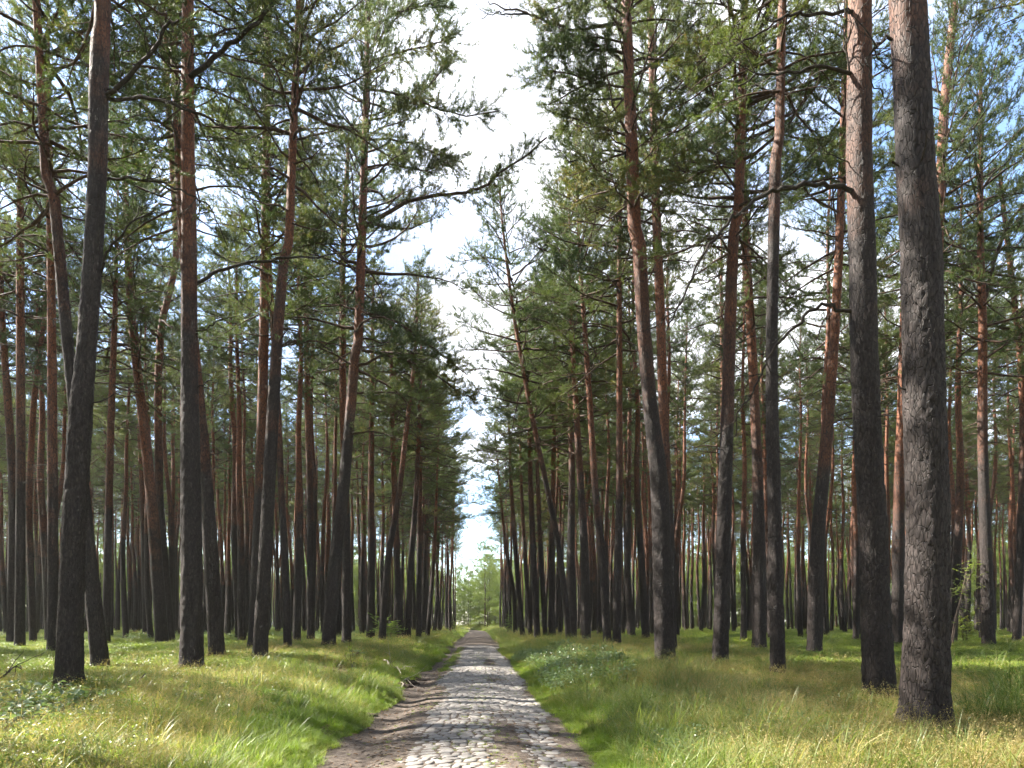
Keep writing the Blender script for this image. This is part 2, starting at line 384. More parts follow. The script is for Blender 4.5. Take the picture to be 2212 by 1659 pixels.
ry = np.concatenate([np.arange(-6, 26, 0.11), np.arange(26, 60, 0.4), np.arange(60, 230, 2.0)])
rd = np.linspace(-2.15, 2.0, 40)
Dd, Yy = np.meshgrid(rd, ry)
Xx = Dd + road_x(Yy)
m = MB(); nx, ny = len(rd), len(ry)
i = (np.arange(ny - 1)[:, None] * nx + np.arange(nx - 1)[None]).ravel()
m.add(np.stack([Xx, Yy, road_z(Xx, Yy)], -1).reshape(-1, 3), np.stack([i, i + 1, i + nx + 1, i + nx], -1))
road = obj('road', m.mesh('road', [M_dirt])); tag(road, kind='structure')

# ---- cobblestones
def stone_geo(seed, w, d):
    r = np.random.default_rng(seed); k = 9
    a = np.linspace(0, 2 * math.pi, k, endpoint=False) + r.uniform(-0.18, 0.18, k)
    pw = 0.62
    ex = np.sign(np.cos(a)) * np.abs(np.cos(a)) ** pw * w / 2 * r.uniform(0.86, 1.08, k)
    ey = np.sign(np.sin(a)) * np.abs(np.sin(a)) ** pw * d / 2 * r.uniform(0.86, 1.08, k)
    rings = [(1.06, -0.05), (1.04, -0.004), (0.95, 0.007), (0.72, 0.013)]
    v = []
    for s_, z in rings:
        v.append(np.stack([ex * s_, ey * s_, np.full(k, z) + r.uniform(-0.002, 0.003, k)], -1))
    v = np.concatenate(v + [np.array([[0, 0, 0.015]])])
    f = []
    for q in range(len(rings) - 1):
        for j in range(k): f.append((q * k + j, q * k + (j + 1) % k, (q + 1) * k + (j + 1) % k, (q + 1) * k + j))
    t = [((len(rings) - 1) * k + j, (len(rings) - 1) * k + (j + 1) % k, len(rings) * k) for j in range(k)]
    return v, np.array(f), np.array(t)
stones = []
yy = 5.4
while yy < 46:
    rowd = rng.uniform(0.10, 0.185)
    xx = -1.15 + rng.uniform(-0.1, 0.1)
    while xx < 1.5:
        w = rng.uniform(0.10, 0.24)
        cx = xx + w / 2; cyy = yy + rowd / 2 + 0.05 * cx + 0.02 * math.sin(cx * 3 + yy) + rng.normal(0, 0.010)
        # earth covers part of the paving: the outer margins and a worn wheel track
        cover = 0.050 * float(sstep(-0.62, -1.05, cx + 0.25 * vnoise(cyy * 0.5, 1.0, 31))) + 0.05 * float(sstep(1.15, 1.4, cx + 0.2 * vnoise(cyy * 0.6, 4.0, 32)))
        cover += 0.036 * math.exp(-((cx - 0.55) / 0.22) ** 2) * float(sstep(0.0, 0.5, vnoise(cyy * 0.42 + 0.35, 7.5, 33) + (0.5 if cyy < 9.6 else 0)))
        cover += 0.012 * max(0.0, float(vnoise(cx * 1.6, cyy * 1.2, 34)) - 0.25)
        z = 0.001 - cover + rng.normal(0, 0.0045)
        if z > -0.034: stones.append((cx, cyy, z, w * 0.96, rowd * 0.94, rng.uniform(-0.12, 0.12)))
        xx += w
    yy += rowd
protos = []
for k in range(10):
    v, f4, f3 = stone_geo(100 + k, 1.0, 1.0)
    mm = MB(); mm.add(v * [1, 1, 1], f4); mm.f3.append(f3); mm.m3.append(np.zeros(len(f3)))
    protos.append((v, f4, f3, mm.mesh('cobblestone', [M_stone])))
stones.sort(key=lambda s: s[1])
stones = [s for s in stones if s[1] > 6.6]
rest = MB()
for q, (sx, sy, sz, w, d, a) in enumerate(stones):
    X0 = sx + float(road_x(sy)); Z0 = float(road_z(X0, sy)) + sz
    sl = (float(road_z(X0 + 0.1, sy)) - float(road_z(X0 - 0.1, sy))) / 0.2
    sly = (float(road_z(X0, sy + 0.1)) - float(road_z(X0, sy - 0.1))) / 0.2
    pv, f4, f3, pm = protos[q % 10]
    if q < 296:
        o = obj('cobblestone', pm, road); o.location = (X0, sy, Z0)
        o.scale = (w, d, 1.0); o.rotation_euler = (math.atan(sly), -math.atan(sl), a)
    else:
        c_, s_ = math.cos(a), math.sin(a)
        vx, vy = pv[:, 0] * w, pv[:, 1] * d
        lx, ly = vx * c_ - vy * s_, vx * s_ + vy * c_
        rest.add(np.stack([X0 + lx, sy + ly, Z0 + pv[:, 2] + lx * sl + ly * sly], -1), f4)
        rest.f3.append(f3 + rest.n - len(pv)); rest.m3.append(np.zeros(len(f3)))
o = obj('cobble_paving', rest.mesh('cobble_paving', [M_stone]), road); tag(o, kind='stuff')

# ------------------------------------------------------------------ pine crowns
def unit(v): return v / (np.linalg.norm(v) + 1e-9)
def curve_pts(p0, d0, length, n, r, wob, up=0.0):
    pts = [np.array(p0, float)]; d = unit(np.array(d0, float))
    for _ in range(n):
        d = unit(d + r.normal(0, wob, 3) + np.array([0, 0, up]))
        pts.append(pts[-1] + d * length / n)
    return np.array(pts)

def make_crown(seed, L=11.0, rmax=2.9, r0=0.12, spread=1.0, dense=1.0):
    """crown whose axis runs from z=0 to z=L: whorls of limbs that carry flat pads of needle tufts"""
    r = np.random.default_rng(seed); wood = MB(); tp, td = [], []
    z = 0.0; az = r.uniform(0, 6.28)
    def tuft(p, d): tp.append(p); td.append(d)
    while z < L - 0.25:
        t = z / L
        nb = int(r.integers(2, 5)) if t < 0.85 else 4
        prof = (0.74 + 0.9 * t if t < 0.3 else 1.0 - 0.90 * ((t - 0.3) / 0.7) ** 1.7)
        for b in range(nb):
            az += 6.283 / nb + r.normal(0, 0.5)
            ln = rmax * prof * r.uniform(0.5, 1.3) + 0.2
            el = R(-6 + 50 * t ** 1.1 + r.normal(0, 10))
            dead = r.random() < (0.55 if t < 0.12 else 0.22 if t < 0.25 else 0.02)
            dirv = np.array([math.cos(az) * math.cos(el), math.sin(az) * math.cos(el), math.sin(el)])
            br = curve_pts((0, 0, z + r.normal(0, 0.08)), dirv, ln, 7, r, 0.15, 0.03 if t > 0.3 else -0.015)
            rb = 0.012 + 0.013 * ln
            wood.tube(br, np.linspace(rb, 0.006, 8), 4, 0)
            ns = max(3, int(ln * (4.6 if not dead else 2.2))); side = 1
            for q in range(ns):
                s = 0.34 + 0.66 * (q + r.uniform(0, 0.9)) / ns
                s = min(s, 0.99); k = s * 7; k0 = int(k); p = br[k0] + (br[min(k0 + 1, 7)] - br[k0]) * (k - k0)
                bd = unit(br[min(k0 + 1, 7)] - br[k0]); side = -side
                lat = unit(np.cross(bd, [0, 0, 1.0])) * side
                sd = unit(bd * r.uniform(0.5, 1.0) + lat * r.uniform(0.5, 1.2) + np.array([0, 0, r.uniform(-0.1, 0.5)]))
                sl = (0.40 + 0.27 * ln * (1.08 - s)) * r.uniform(0.6, 1.25)
                sb = curve_pts(p, sd, sl, 3, r, 0.16, 0.06)
                wood.tube(sb, np.linspace(0.010, 0.004, 4), 3, 0)
                if dead:
                    if sl > 0.5:
                        for w in (1, 2): wood.tube(curve_pts(sb[w], sd + r.normal(0, 0.6, 3), 0.3, 2, r, 0.2), [0.005, 0.004, 0.003], 3, 0)
                    continue
                tuft(sb[-1], unit(sb[-1] - sb[-2]))
                nt = max(5, int(sl * 13 * dense))
                for w in range(nt):
                    u = r.uniform(0.2, 1.0) * 3; u0 = min(int(u), 2); pp = sb[u0] + (sb[u0 + 1] - sb[u0]) * (u - u0)
                    td_ = unit(unit(sb[u0 + 1] - sb[u0]) * 0.7 + r.normal(0, 0.6, 3) * [1, 1, 0.6] + np.array([0, 0, 0.30]))
                    tl = r.uniform(0.08, 0.30)
                    e = pp + td_ * tl
                    if r.random() < 0.35: wood.tube(np.array([pp, e]), [0.004, 0.003], 3, 0)
                    tuft(e, td_)
                    if tl > 0.2: tuft(pp + td_ * tl * 0.5, td_)
            if not dead: tuft(br[-1], unit(br[-1] - br[-2]))
        z += r.uniform(0.30, 0.58) * (1.3 if t < 0.25 else 1.0)
    for q in range(10): tuft(np.array([0, 0, L - 0.03 * q]), unit(r.normal(0, 0.5, 3) + [0, 0, 1]))
    wood.tube(np.array([[0, 0, L * 0.7], [0, 0, L]]), [r0 * 0.25, 0.012], 5, 0)
    return wood, np.array(tp), np.array(td)
def needles(tp, td, per, length, width, seed):
    r = np.random.default_rng(seed); n = len(tp)
    P = np.repeat(tp, per, 0); D = np.repeat(td, per, 0); k = n * per
    rad = r.normal(0, 1, (k, 3)); rad -= D * (rad * D).sum(1, keepdims=True); rad /= np.linalg.norm(rad, axis=1, keepdims=True)
    d = D * r.uniform(0.25, 1.0, (k, 1)) + rad * r.uniform(0.4, 1.0, (k, 1)); d /= np.linalg.norm(d, axis=1, keepdims=True)
    b = P - D * r.uniform(-0.02, 0.13, (k, 1))
    s = np.cross(d, r.normal(0, 1, (k, 3))); s /= np.linalg.norm(s, axis=1, keepdims=True)
    ln = length * r.uniform(0.7, 1.2, (k, 1))
    v = np.stack([b - s * width / 2, b + s * width / 2, b + d * ln], 1).reshape(-1, 3)
    return v, np.arange(k * 3).reshape(-1, 3)
crown_meshes, far_crowns = [], []
CROWN_L = 12.0
for k in range(7):
    wood, tp, td = make_crown(40 + k, CROWN_L, [3.0, 3.4, 2.8, 3.5, 3.1, 2.7, 3.3][k], dense=[1.0, 0.9, 1.05, 0.85, 0.95, 1.1, 0.9][k])
    v, f = needles(tp, td, 17, 0.088, 0.014, 60 + k); print('crown', len(tp), wood.n)
    far_crowns.append((wood, tp, td))
    c = MB(); c.v = list(wood.v); c.f3 = list(wood.f3); c.f4 = list(wood.f4); c.m3 = list(wood.m3); c.m4 = list(wood.m4); c.n = wood.n
    c.add(v, f, 1)
    crown_meshes.append(c.mesh('crown', [M_branch, M_needle]))

# ------------------------------------------------------------------ pine trunks
def bark_relief(th, zz, rad, seed):
    """bark plates: distance to the borders of stretched cells on the trunk's skin, in metres"""
    def cells(cu, cv, sd, wu, wv):
        u0 = th * rad / cu; v0 = zz / cv
        u = u0 + wu * vnoise(u0 * 0.7, v0 * 1.3, sd) + 0.5 * wu * vnoise(u0 * 1.7, v0 * 2.9, sd + 5); v = v0 + wv * vnoise(u0 * 0.6, v0 * 0.8, sd + 1)
        per = max(4, round(2 * math.pi * float(np.mean(rad)) / cu))
        ui, vi = np.floor(u), np.floor(v)
        f1 = np.full(u.shape, 9.0); f2 = np.full(u.shape, 9.0); hid = np.zeros(u.shape)
        for a in (-1, 0, 1):
            for b in (-1, 0, 1):
                ci, cj = ui + a, vi + b
                h = np.sin(np.mod(ci, per) * 12.9898 + cj * 78.233 + sd) * 43758.5453; h -= np.floor(h)
                g = np.sin(np.mod(ci, per) * 39.346 + cj * 11.135 + sd) * 24634.6345; g -= np.floor(g)
                d = np.hypot(ci + h - u, cj + g - v)
                nw = d < f1
                f2 = np.where(nw, f1, np.minimum(f2, d)); hid = np.where(nw, h, hid); f1 = np.where(nw, d, f1)
        return np.clip((f2 - f1) / 0.3, 0, 1), hid
    e1, h1 = cells(0.052, 0.46, seed, 0.8, 0.4)
    e2, h2 = cells(0.030, 0.13, seed + 9, 0.6, 0.5)
    return 0.019 * (e1 ** 0.7) + 0.008 * (h1 - 0.5) + 0.006 * e2 + 0.008 * (h2 - 0.5) - 0.016
def trunk_mesh(pts, rad, sides, seed, relief=False, dead=(), matl=None):
    pts = np.asarray(pts, float); n = len(pts)
    rad = np.asarray(rad, float)
    a = np.linspace(0, 2 * math.pi, sides, endpoint=False)
    TH, ZZ = np.meshgrid(a, pts[:, 2]); RR = np.repeat(rad[:, None], sides, 1)
    low = np.exp(-np.clip(ZZ, 0, None) / 0.22)
    rr = RR * (1 + 0.03 * np.sin(3 * TH + seed + ZZ * 0.4) + 0.02 * np.sin(5 * TH - ZZ * 0.7)) * (1 + low * (0.16 + 0.26 * np.maximum(0, np.sin(TH * 4 + seed * 1.7)) ** 2))
    if relief:
        k = 1 - 0.62 * sstep(4.5, 8.5, ZZ)
        rr = rr + bark_relief(TH, ZZ, RR, seed) * k * sstep(0.0, 0.1, RR)
    v = np.stack([pts[:, None, 0] + rr * np.cos(TH), pts[:, None, 1] + rr * np.sin(TH), ZZ], -1)
    m = MB()
    i = np.arange(n - 1)[:, None] * sides; j = np.arange(sides)[None]; k = (j + 1) % sides
    m.add(v.reshape(-1, 3), np.stack([i + j, i + k, i + sides + k, i + sides + j], -1).reshape(-1, 4), 0)
    for p, r_ in dead: m.tube(p, r_, 4, 1)
    return m.mesh('trunk', [matl or M_bark, M_dead])
def dead_stubs(r, path, zlo, zhi, count, lmax=1.6):
    out = []
    for _ in range(count):
        z = r.uniform(zlo, zhi); az = r.uniform(0, 6.283); el = R(r.uniform(-12, 35))
        x = np.interp(z, path[:, 2], path[:, 0]); y = np.interp(z, path[:, 2], path[:, 1])
        ln = r.uniform(0.15, lmax) * (0.45 + 0.55 * (z - zlo) / (zhi - zlo))
        c = curve_pts((x, y, z), (math.cos(az) * math.cos(el), math.sin(az) * math.cos(el), math.sin(el)), ln + 0.1, 4, r, 0.2, -0.05)
        out.append((c, np.linspace(0.016, 0.005, 5)))
        if ln > 0.6:
            for q in (2, 3):
                c2 = curve_pts(c[q], unit(c[q + 1] - c[q]) + r.normal(0, 0.6, 3), ln * 0.45, 2, r, 0.25)
                out.append((c2, np.linspace(0.007, 0.003, 3)))
    return out

# generic straight-ish pines shared by the depth of the forest
TREE_H = 22.5; CROWN_Z = TREE_H - CROWN_L
trunk_protos = []
for k in range(8):
    r = np.random.default_rng(300 + k)
    zz = np.concatenate([[-0.35, -0.05, 0.12, 0.3, 0.6], np.linspace(1.1, TREE_H - 0.6, 26)])
    amp = r.uniform(0.05, 0.42); ph = r.uniform(0, 6.28, 2); q = r.uniform(0, 6.28)
    t = np.clip(zz / CROWN_Z, 0, 1)
    bx = amp * np.sin(t * math.pi * r.uniform(0.7, 1.4)) * math.cos(q) + 0.05 * np.sin(zz * 0.8 + ph[0])* t
    by = amp * np.sin(t * math.pi * r.uniform(0.7, 1.4)) * math.sin(q) + 0.05 * np.sin(zz * 0.7 + ph[1])* t
    r0 = r.uniform(0.165, 0.215)
    rad = r0 * (1 - 0.84 * np.clip(zz / TREE_H, 0, 1) ** 1.05)
    path = np.stack([bx, by, zz], -1)
    stubs = dead_stubs(r, path, 5.0, CROWN_Z + 4.0, 26)
    cxy = (np.interp(CROWN_Z + 1, zz, bx), np.interp(CROWN_Z + 1, zz, by))
    trunk_protos.append((trunk_mesh(path, rad, 10, k * 1.3, dead=stubs), cxy, path, rad, stubs))

# ------------------------------------------------------------------ pines traced from the photograph
# id: (base pixel, [(x, y, width) up the stem], height, crown base height, relief)
T = {}
def tree(key, pts, H=23.5, zc=None, near=False): T[key] = (pts, H, zc, near)
tree('L1', [(147,1493,54),(155,1217,46),(162,1080,45),(174,882,44),(186,745,36),(196,608,37),(200,540,36),(209,342,36),(209,205,38),(215,0,34)], 24, 12.5, True)
tree('L1b', [(219,1452,36),(202,1293,31),(187,1140,27),(166,900,23),(149,745,22),(137,608,22),(131,540,21),(114,342,22),(99,171,19),(80,0,17)], 23, 11.5, True)
tree('L2', [(414,1454,50),(414,1217,42),(411,1026,40),(408,745,32),(408,540,31),(405,205,28),(405,0,28)], 24.5, 13.5, True)
tree('L2b', [(469,1424,34),(456,1217,31),(444,1026,28),(432,882,22),(412,680,20),(394,540,19),(386,342,18),(378,171,16),(370,0,15)], 24, 13)
tree('L3', [(351,1396,30),(333,1140,24),(328,1080,22),(306,882,19),(287,711,17),(275,540,14),(270,342,11)], 22, 12)
tree('L4', [(368,1391,22),(352,1200,19),(342,1080,17),(339,814,15),(347,677,14),(371,608,13),(379,540,13),(375,450,13),(362,270,12),(347,0,11)], 25, 14)
tree('L5', [(560,1428,36),(570,1255,28),(578,1102,26),(590,882,25),(600,711,22),(614,540,20),(631,342,17),(639,171,15),(649,0,14)], 25, 12.5, True)
tree('L6', [(548,1405,26),(555,1217,23),(561,1080,22),(567,882,21),(574,540,19),(577,270,16),(579,0,14)], 26, 15.5)
tree('L7', [(622,1404,18),(616,1217,16),(608,1102,14),(600,900,13),(588,700,11),(575,500,9)], 22, 12)
tree('L8', [(671,1388,18),(670,1080,14),(665,882,13),(658,540,10),(655,420,8)], 23, 13)
tree('L9', [(708,1402,31),(723,1217,26),(740,1080,25),(757,882,21),(770,711,20),(779,540,19),(791,342,18),(796,171,14),(794,34,8)], 25.2, 11.0, True)
tree('L10', [(749,1399,20),(749,1188,18),(741,882,15),(741,540,12),(752,342,9)], 22.5, 12.5)
tree('L11', [(824,1388,16),(839,1188,14),(861,1080,12),(875,950,11),(892,813,9),(898,745,7)], 20, 11)
tree('L12', [(800,1383,20),(803,1188,16),(801,1080,14),(804,780,9),(806,640,7)], 22, 12)
tree('L13', [(867,1383,18),(856,1188,14),(850,1000,11),(846,800,8)], 21, 11)
tree('L14', [(880,1383,16),(889,1188,13),(899,1080,11),(907,882,8)], 21, 11)
tree('L15', [(904,1381,13),(905,1188,11),(908,1000,8)], 20, 10.5)
tree('L16', [(923,1377,10),(932,1280,9),(940,1160,7)], 20, 11)
tree('L17', [(42,1404,23),(47,1080,18),(48,540,15),(50,342,11)], 23, 12.5)
tree('L18', [(25,1396,20),(29,1053,17),(12,813,14),(3,677,12)], 22, 11.5)
tree('L19', [(72,1394,16),(61,1080,13),(73,848,11),(97,677,9)], 21, 11.5)
tree('L20', [(114,1415,25),(114,1080,20),(111,745,17),(108,540,15),(105,376,13)], 23, 13)
tree('L21', [(229,1394,19),(238,950,14),(244,780,12),(248,694,11)], 22, 12)
tree('L22', [(315,1377,15),(308,1080,11),(300,882,10)], 22, 12)
tree('R1', [(1998,1586,96),(2000,1468,90),(2003,1368,86),(2003,1242,82),(2004,1080,80),(1997,905,79),(1993,723,77),(1990,540,76),(1977,365,73),(1970,183,71),(1959,0,70)], 25, 14, True)
tree('R2', [(1900,1518,70),(1890,1331,58),(1879,1080,54),(1868,905,53),(1862,723,53),(1859,540,52),(1851,365,50),(1851,183,48),(1851,0,45)], 25, 14, True)
tree('R3', [(1438,1441,43),(1431,1217,40),(1423,1026,37),(1404,882,30),(1389,711,29),(1380,540,29),(1367,342,29),(1355,171,27),(1346,0,25)], 24, 12.5, True)
tree('R3b', [(1449,1412,27),(1447,1217,24),(1441,1080,22),(1432,882,20),(1428,711,20),(1421,540,19),(1413,342,18),(1409,171,16),(1404,0,15)], 25.5, 14)
tree('R4', [(1555,1444,36),(1562,1217,30),(1566,1026,29),(1572,905,26),(1577,723,25),(1583,540,23),(1592,365,21),(1603,183,20),(1614,0,18)], 23, 10.5, True)
tree('R4b', [(1640,1409,30),(1642,1217,26),(1639,1026,22),(1634,905,20),(1625,723,19),(1616,540,16),(1610,330,11)], 23, 12)
tree('R5', [(1682,1470,36),(1675,1217,28),(1671,1026,27),(1667,905,25),(1667,723,24),(1671,540,23),(1674,365,23),(1683,183,21),(1692,0,18)], 23.5, 13, True)
tree('R6', [(1759,1419,30),(1759,1255,29),(1768,1102,27),(1778,1026,26),(1787,905,23),(1800,723,19),(1808,540,17),(1813,365,15),(1818,183,13)], 24, 13)
tree('R8', [(2136,1398,28),(2131,1217,23),(2125,1026,20),(2123,905,19),(2124,650,16),(2119,540,13),(2120,365,11),(2121,183,8)], 23.5, 11.5)
tree('R9', [(1938,1396,29),(1941,1200,24),(1942,1026,21),(1948,905,19),(1955,600,14)], 22, 12)
tree('R10', [(2018,1404,30),(2024,1100,24),(2027,900,22),(2032,620,20),(2036,540,19),(2043,365,19),(2055,183,18),(2078,0,16)], 25, 14)
tree('R11', [(2195,1389,16),(2205,1200,15),(2209,900,13),(2202,759,12),(2175,540,10),(2160,400,8)], 21, 12)
tree('R12', [(1267,1393,22),(1263,1188,18),(1256,1080,16),(1245,882,13),(1235,711,10),(1232,608,7)], 22, 10.5)
tree('R13', [(1313,1396,21),(1301,1188,17),(1287,1080,15),(1276,882,13),(1264,711,11),(1252,540,8)], 22.5, 11)
tree('R14', [(1332,1400,22),(1335,1188,17),(1338,1080,14),(1338,882,13),(1338,711,12),(1337,540,10),(1342,410,7)], 23.5, 12)
tree('R15', [(1231,1391,15),(1209,1188,13),(1187,1080,12),(1146,882,11),(1114,711,8),(1095,574,6),(1085,478,5)], 22.5, 10.5)
tree('R16', [(1161,1385,16),(1152,1188,13),(1147,1080,11),(1140,800,7)], 20, 10.5)
tree('R17', [(1191,1383,13),(1191,1188,11),(1194,1080,10),(1198,745,7)], 22, 11)
tree('R18', [(1179,1383,12),(1167,1188,10),(1160,1000,8)], 20, 11)
tree('R19', [(1147,1378,11),(1133,1188,9),(1126,1050,7)], 20, 11)
tree('R20', [(1130,1378,12),(1113,1188,10),(1104,1050,8)], 20, 10)
tree('R21', [(1114,1374,10),(1109,1270,9),(1093,1188,8)], 19, 10)

SIDE_L = 'on the muddy rut side of the cobbled road'
SIDE_R = 'on the bilberry side of the cobbled road'
LAB = {
 'L1': 'thick pine leaning toward the road, its foot among pale bramble leaves',
 'L1b': 'dark pine with foot tilted away, right behind the pine among the brambles',
 'L2': 'thick straight dark pine with long arching bare limb, between brambles and muddy rut',
 'L2b': 'dark pine close behind the thick straight pine on the muddy rut side',
 'L3': 'red barked pine leaning away from the road in front of the kinked pine',
 'L4': 'slender pine with a crooked kink high in its red stem',
 'L5': 'dark pine leaning toward the road over dry grass on the muddy rut side',
 'L6': 'straight tall orange stemmed pine behind the leaning dark pine, muddy rut side',
 'L7': 'thin pine with pale knotty lower stem leaning away from the road',
 'L8': 'thin straight pine between the knotty stem and the broad verge pine, muddy rut side',
 'L9': 'verge pine leaning over the road with long foliage boughs reaching across it',
 'L10': 'straight dark pine beside the verge pine that leans over the road',
 'L11': 'thin leaning pine standing directly in front of the green broadleaf shrub',
 'L12': 'dark pine directly behind the green broadleaf shrub',
 'L17': 'straight pine with raspberry leaves at its foot, far behind the bramble patch',
 'L20': 'straight red pine standing behind the thick leaning pine among the brambles',
 'R1': 'massive dark pine with deeply furrowed bark and a mossy mound at its foot',
 'R2': 'large dark pine with arching bare limbs, next behind the massive furrowed pine',
 'R3': 'dark pine with reddish top and bare limbs over the road, bilberry side verge',
 'R3b': 'slim pine half hidden behind the reddish topped verge pine, bilberry side',
 'R4': 'sunlit pine leaning away from the road behind dry grass, scaly grey lower bark',
 'R4b': 'grey pine standing in bilberries between two sunlit scaly pines',
 'R5': 'sunlit scaly grey pine with reddish grass tufts around its foot',
 'R6': 'bright orange pine bending away from the road above a dark foot in bilberries',
 'R8': 'pine with forked stem standing in the bilberry carpet beside the yellow green sapling',
 'R9': 'straight pine standing between the two large dark trunks, in the bilberries',
 'R10': 'leaning orange topped pine half hidden behind the massive furrowed pine',
 'R15': 'thin red pine leaning strongly over the road, bilberry side verge',
 'R14': 'pale straight pine on the bilberry side verge with sunlit lower bark',
}
tree_objs = {}; tree_info = {}; occupied = []
def resample(pts, rad, zs):
    o = np.argsort(pts[:, 2])
    return np.stack([np.interp(zs, pts[o, 2], pts[o, 0]), np.interp(zs, pts[o, 2], pts[o, 1]), zs], -1), np.interp(zs, pts[o, 2], rad[o])
for ti, (key, (pl, H, zc, near)) in enumerate(T.items()):
    r = np.random.default_rng(500 + ti)
    dep, base = px_ground(pl[0][0], pl[0][1])
    P = np.array([px_at(x, y, dep) for x, y, w in pl]); P[0] = base
    W = np.array([w for _, _, w in pl]) * dep / F / 2
    # a gentle lean along the line of sight as well
    lean = r.normal(0, 0.012)
    P[:, :2] += FWD[None, :2] * ((P[:, 2:3] - base[2]) * lean) * 0.5
    P = P - base
    top = P[-1].copy(); H = max(H, top[2] + 1.5)
    d = unit(P[-1] - P[-2]); d = unit(d * 0.5 + np.array([0, 0, 0.5])) if top[2] < H - 2 else unit(d)
    ext = (H - top[2]) / max(d[2], 0.5)
    E = np.array([top + d * ext * s for s in (0.33, 0.66, 1.0)])
    We = W[-1] + (0.02 - W[-1]) * np.array([0.36, 0.7, 1.0])
    P2 = np.concatenate([[P[0] - [0, 0, 0.4]], P, E]); W2 = np.concatenate([[W[0] * 1.02], W, We])
    W2[1] = min(W2[1], W2[2] * 1.12); W2[0] = W2[1]
    hz = H - 0.2
    if near:
        vis = min(12.0, 1.0 + CAMH + HY * dep / F)
        st = 0.035 if dep < 13 else 0.055
        zs = np.concatenate([np.arange(-0.3, vis, st), np.arange(vis + 0.3, hz, 0.6)])
        sides = 64 if dep < 10 else 48 if dep < 14 else 36
    else:
        zs = np.concatenate([[-0.3, 0.0, 0.15, 0.4], np.arange(0.8, hz, 0.55)]); sides = 14
    path, rad = resample(P2, W2, zs)
    sm = 5 if not near else 25
    ker = np.ones(sm) / sm
    for ax in (0, 1): path[:, ax] = np.convolve(np.pad(path[:, ax], sm // 2, 'edge'), ker, 'valid')
    rad = np.convolve(np.pad(rad, sm // 2, 'edge'), ker, 'valid')
    zc = zc or H * 0.52
    stubs = dead_stubs(r, path, 3.5, zc + 1.5, 10 if near else 16, 0.9 if near else 1.5)
    me = trunk_mesh(path, rad, sides, ti * 2.1, relief=near, dead=stubs, matl=M_bark_near if near else M_bark)
    e = empty('pine_tree', base)
    left = base[0] < 0
    lab = LAB.get(key)
    grp = 'pines lining the road'
    if lab is None:
        lab = 'slender red stemmed pine in the row lining the road, ' + ('muddy rut side' if left else 'bilberry side')
        grp = 'verge pines ' + ('muddy rut side' if left else 'bilberry side')
        if key in ('L18', 'L19', 'L21', 'L22', 'R11'):
            lab = 'slim red pine standing just behind the verge trees, ' + ('muddy rut side' if left else 'bilberry side'); grp = 'inner pines ' + ('muddy rut side' if left else 'bilberry side')
    tag(e, lab, 'tree', grp)
    obj('trunk', me, e)
    a = np.array([np.interp(zc, path[:, 2], path[:, 0]), np.interp(zc, path[:, 2], path[:, 1]), zc])
    b = path[-1]
    c = obj('crown', crown_meshes[ti % 7], e)
    ax = unit(b - a); ln = np.linalg.norm(b - a) + 0.3
    q = Vector(ax).to_track_quat('Z', 'Y') @ Matrix.Rotation(r.uniform(0, 6.28), 4, 'Z').to_quaternion()
    wd = r.uniform(0.82, 1.02)
    c.matrix_local = Matrix.LocRotScale(Vector(a), q, Vector((wd, wd, ln / CROWN_L)))
    tree_objs[key] = e; tree_info[key] = (dep, base, path, rad)
    occupied.append((base[0], base[1]))

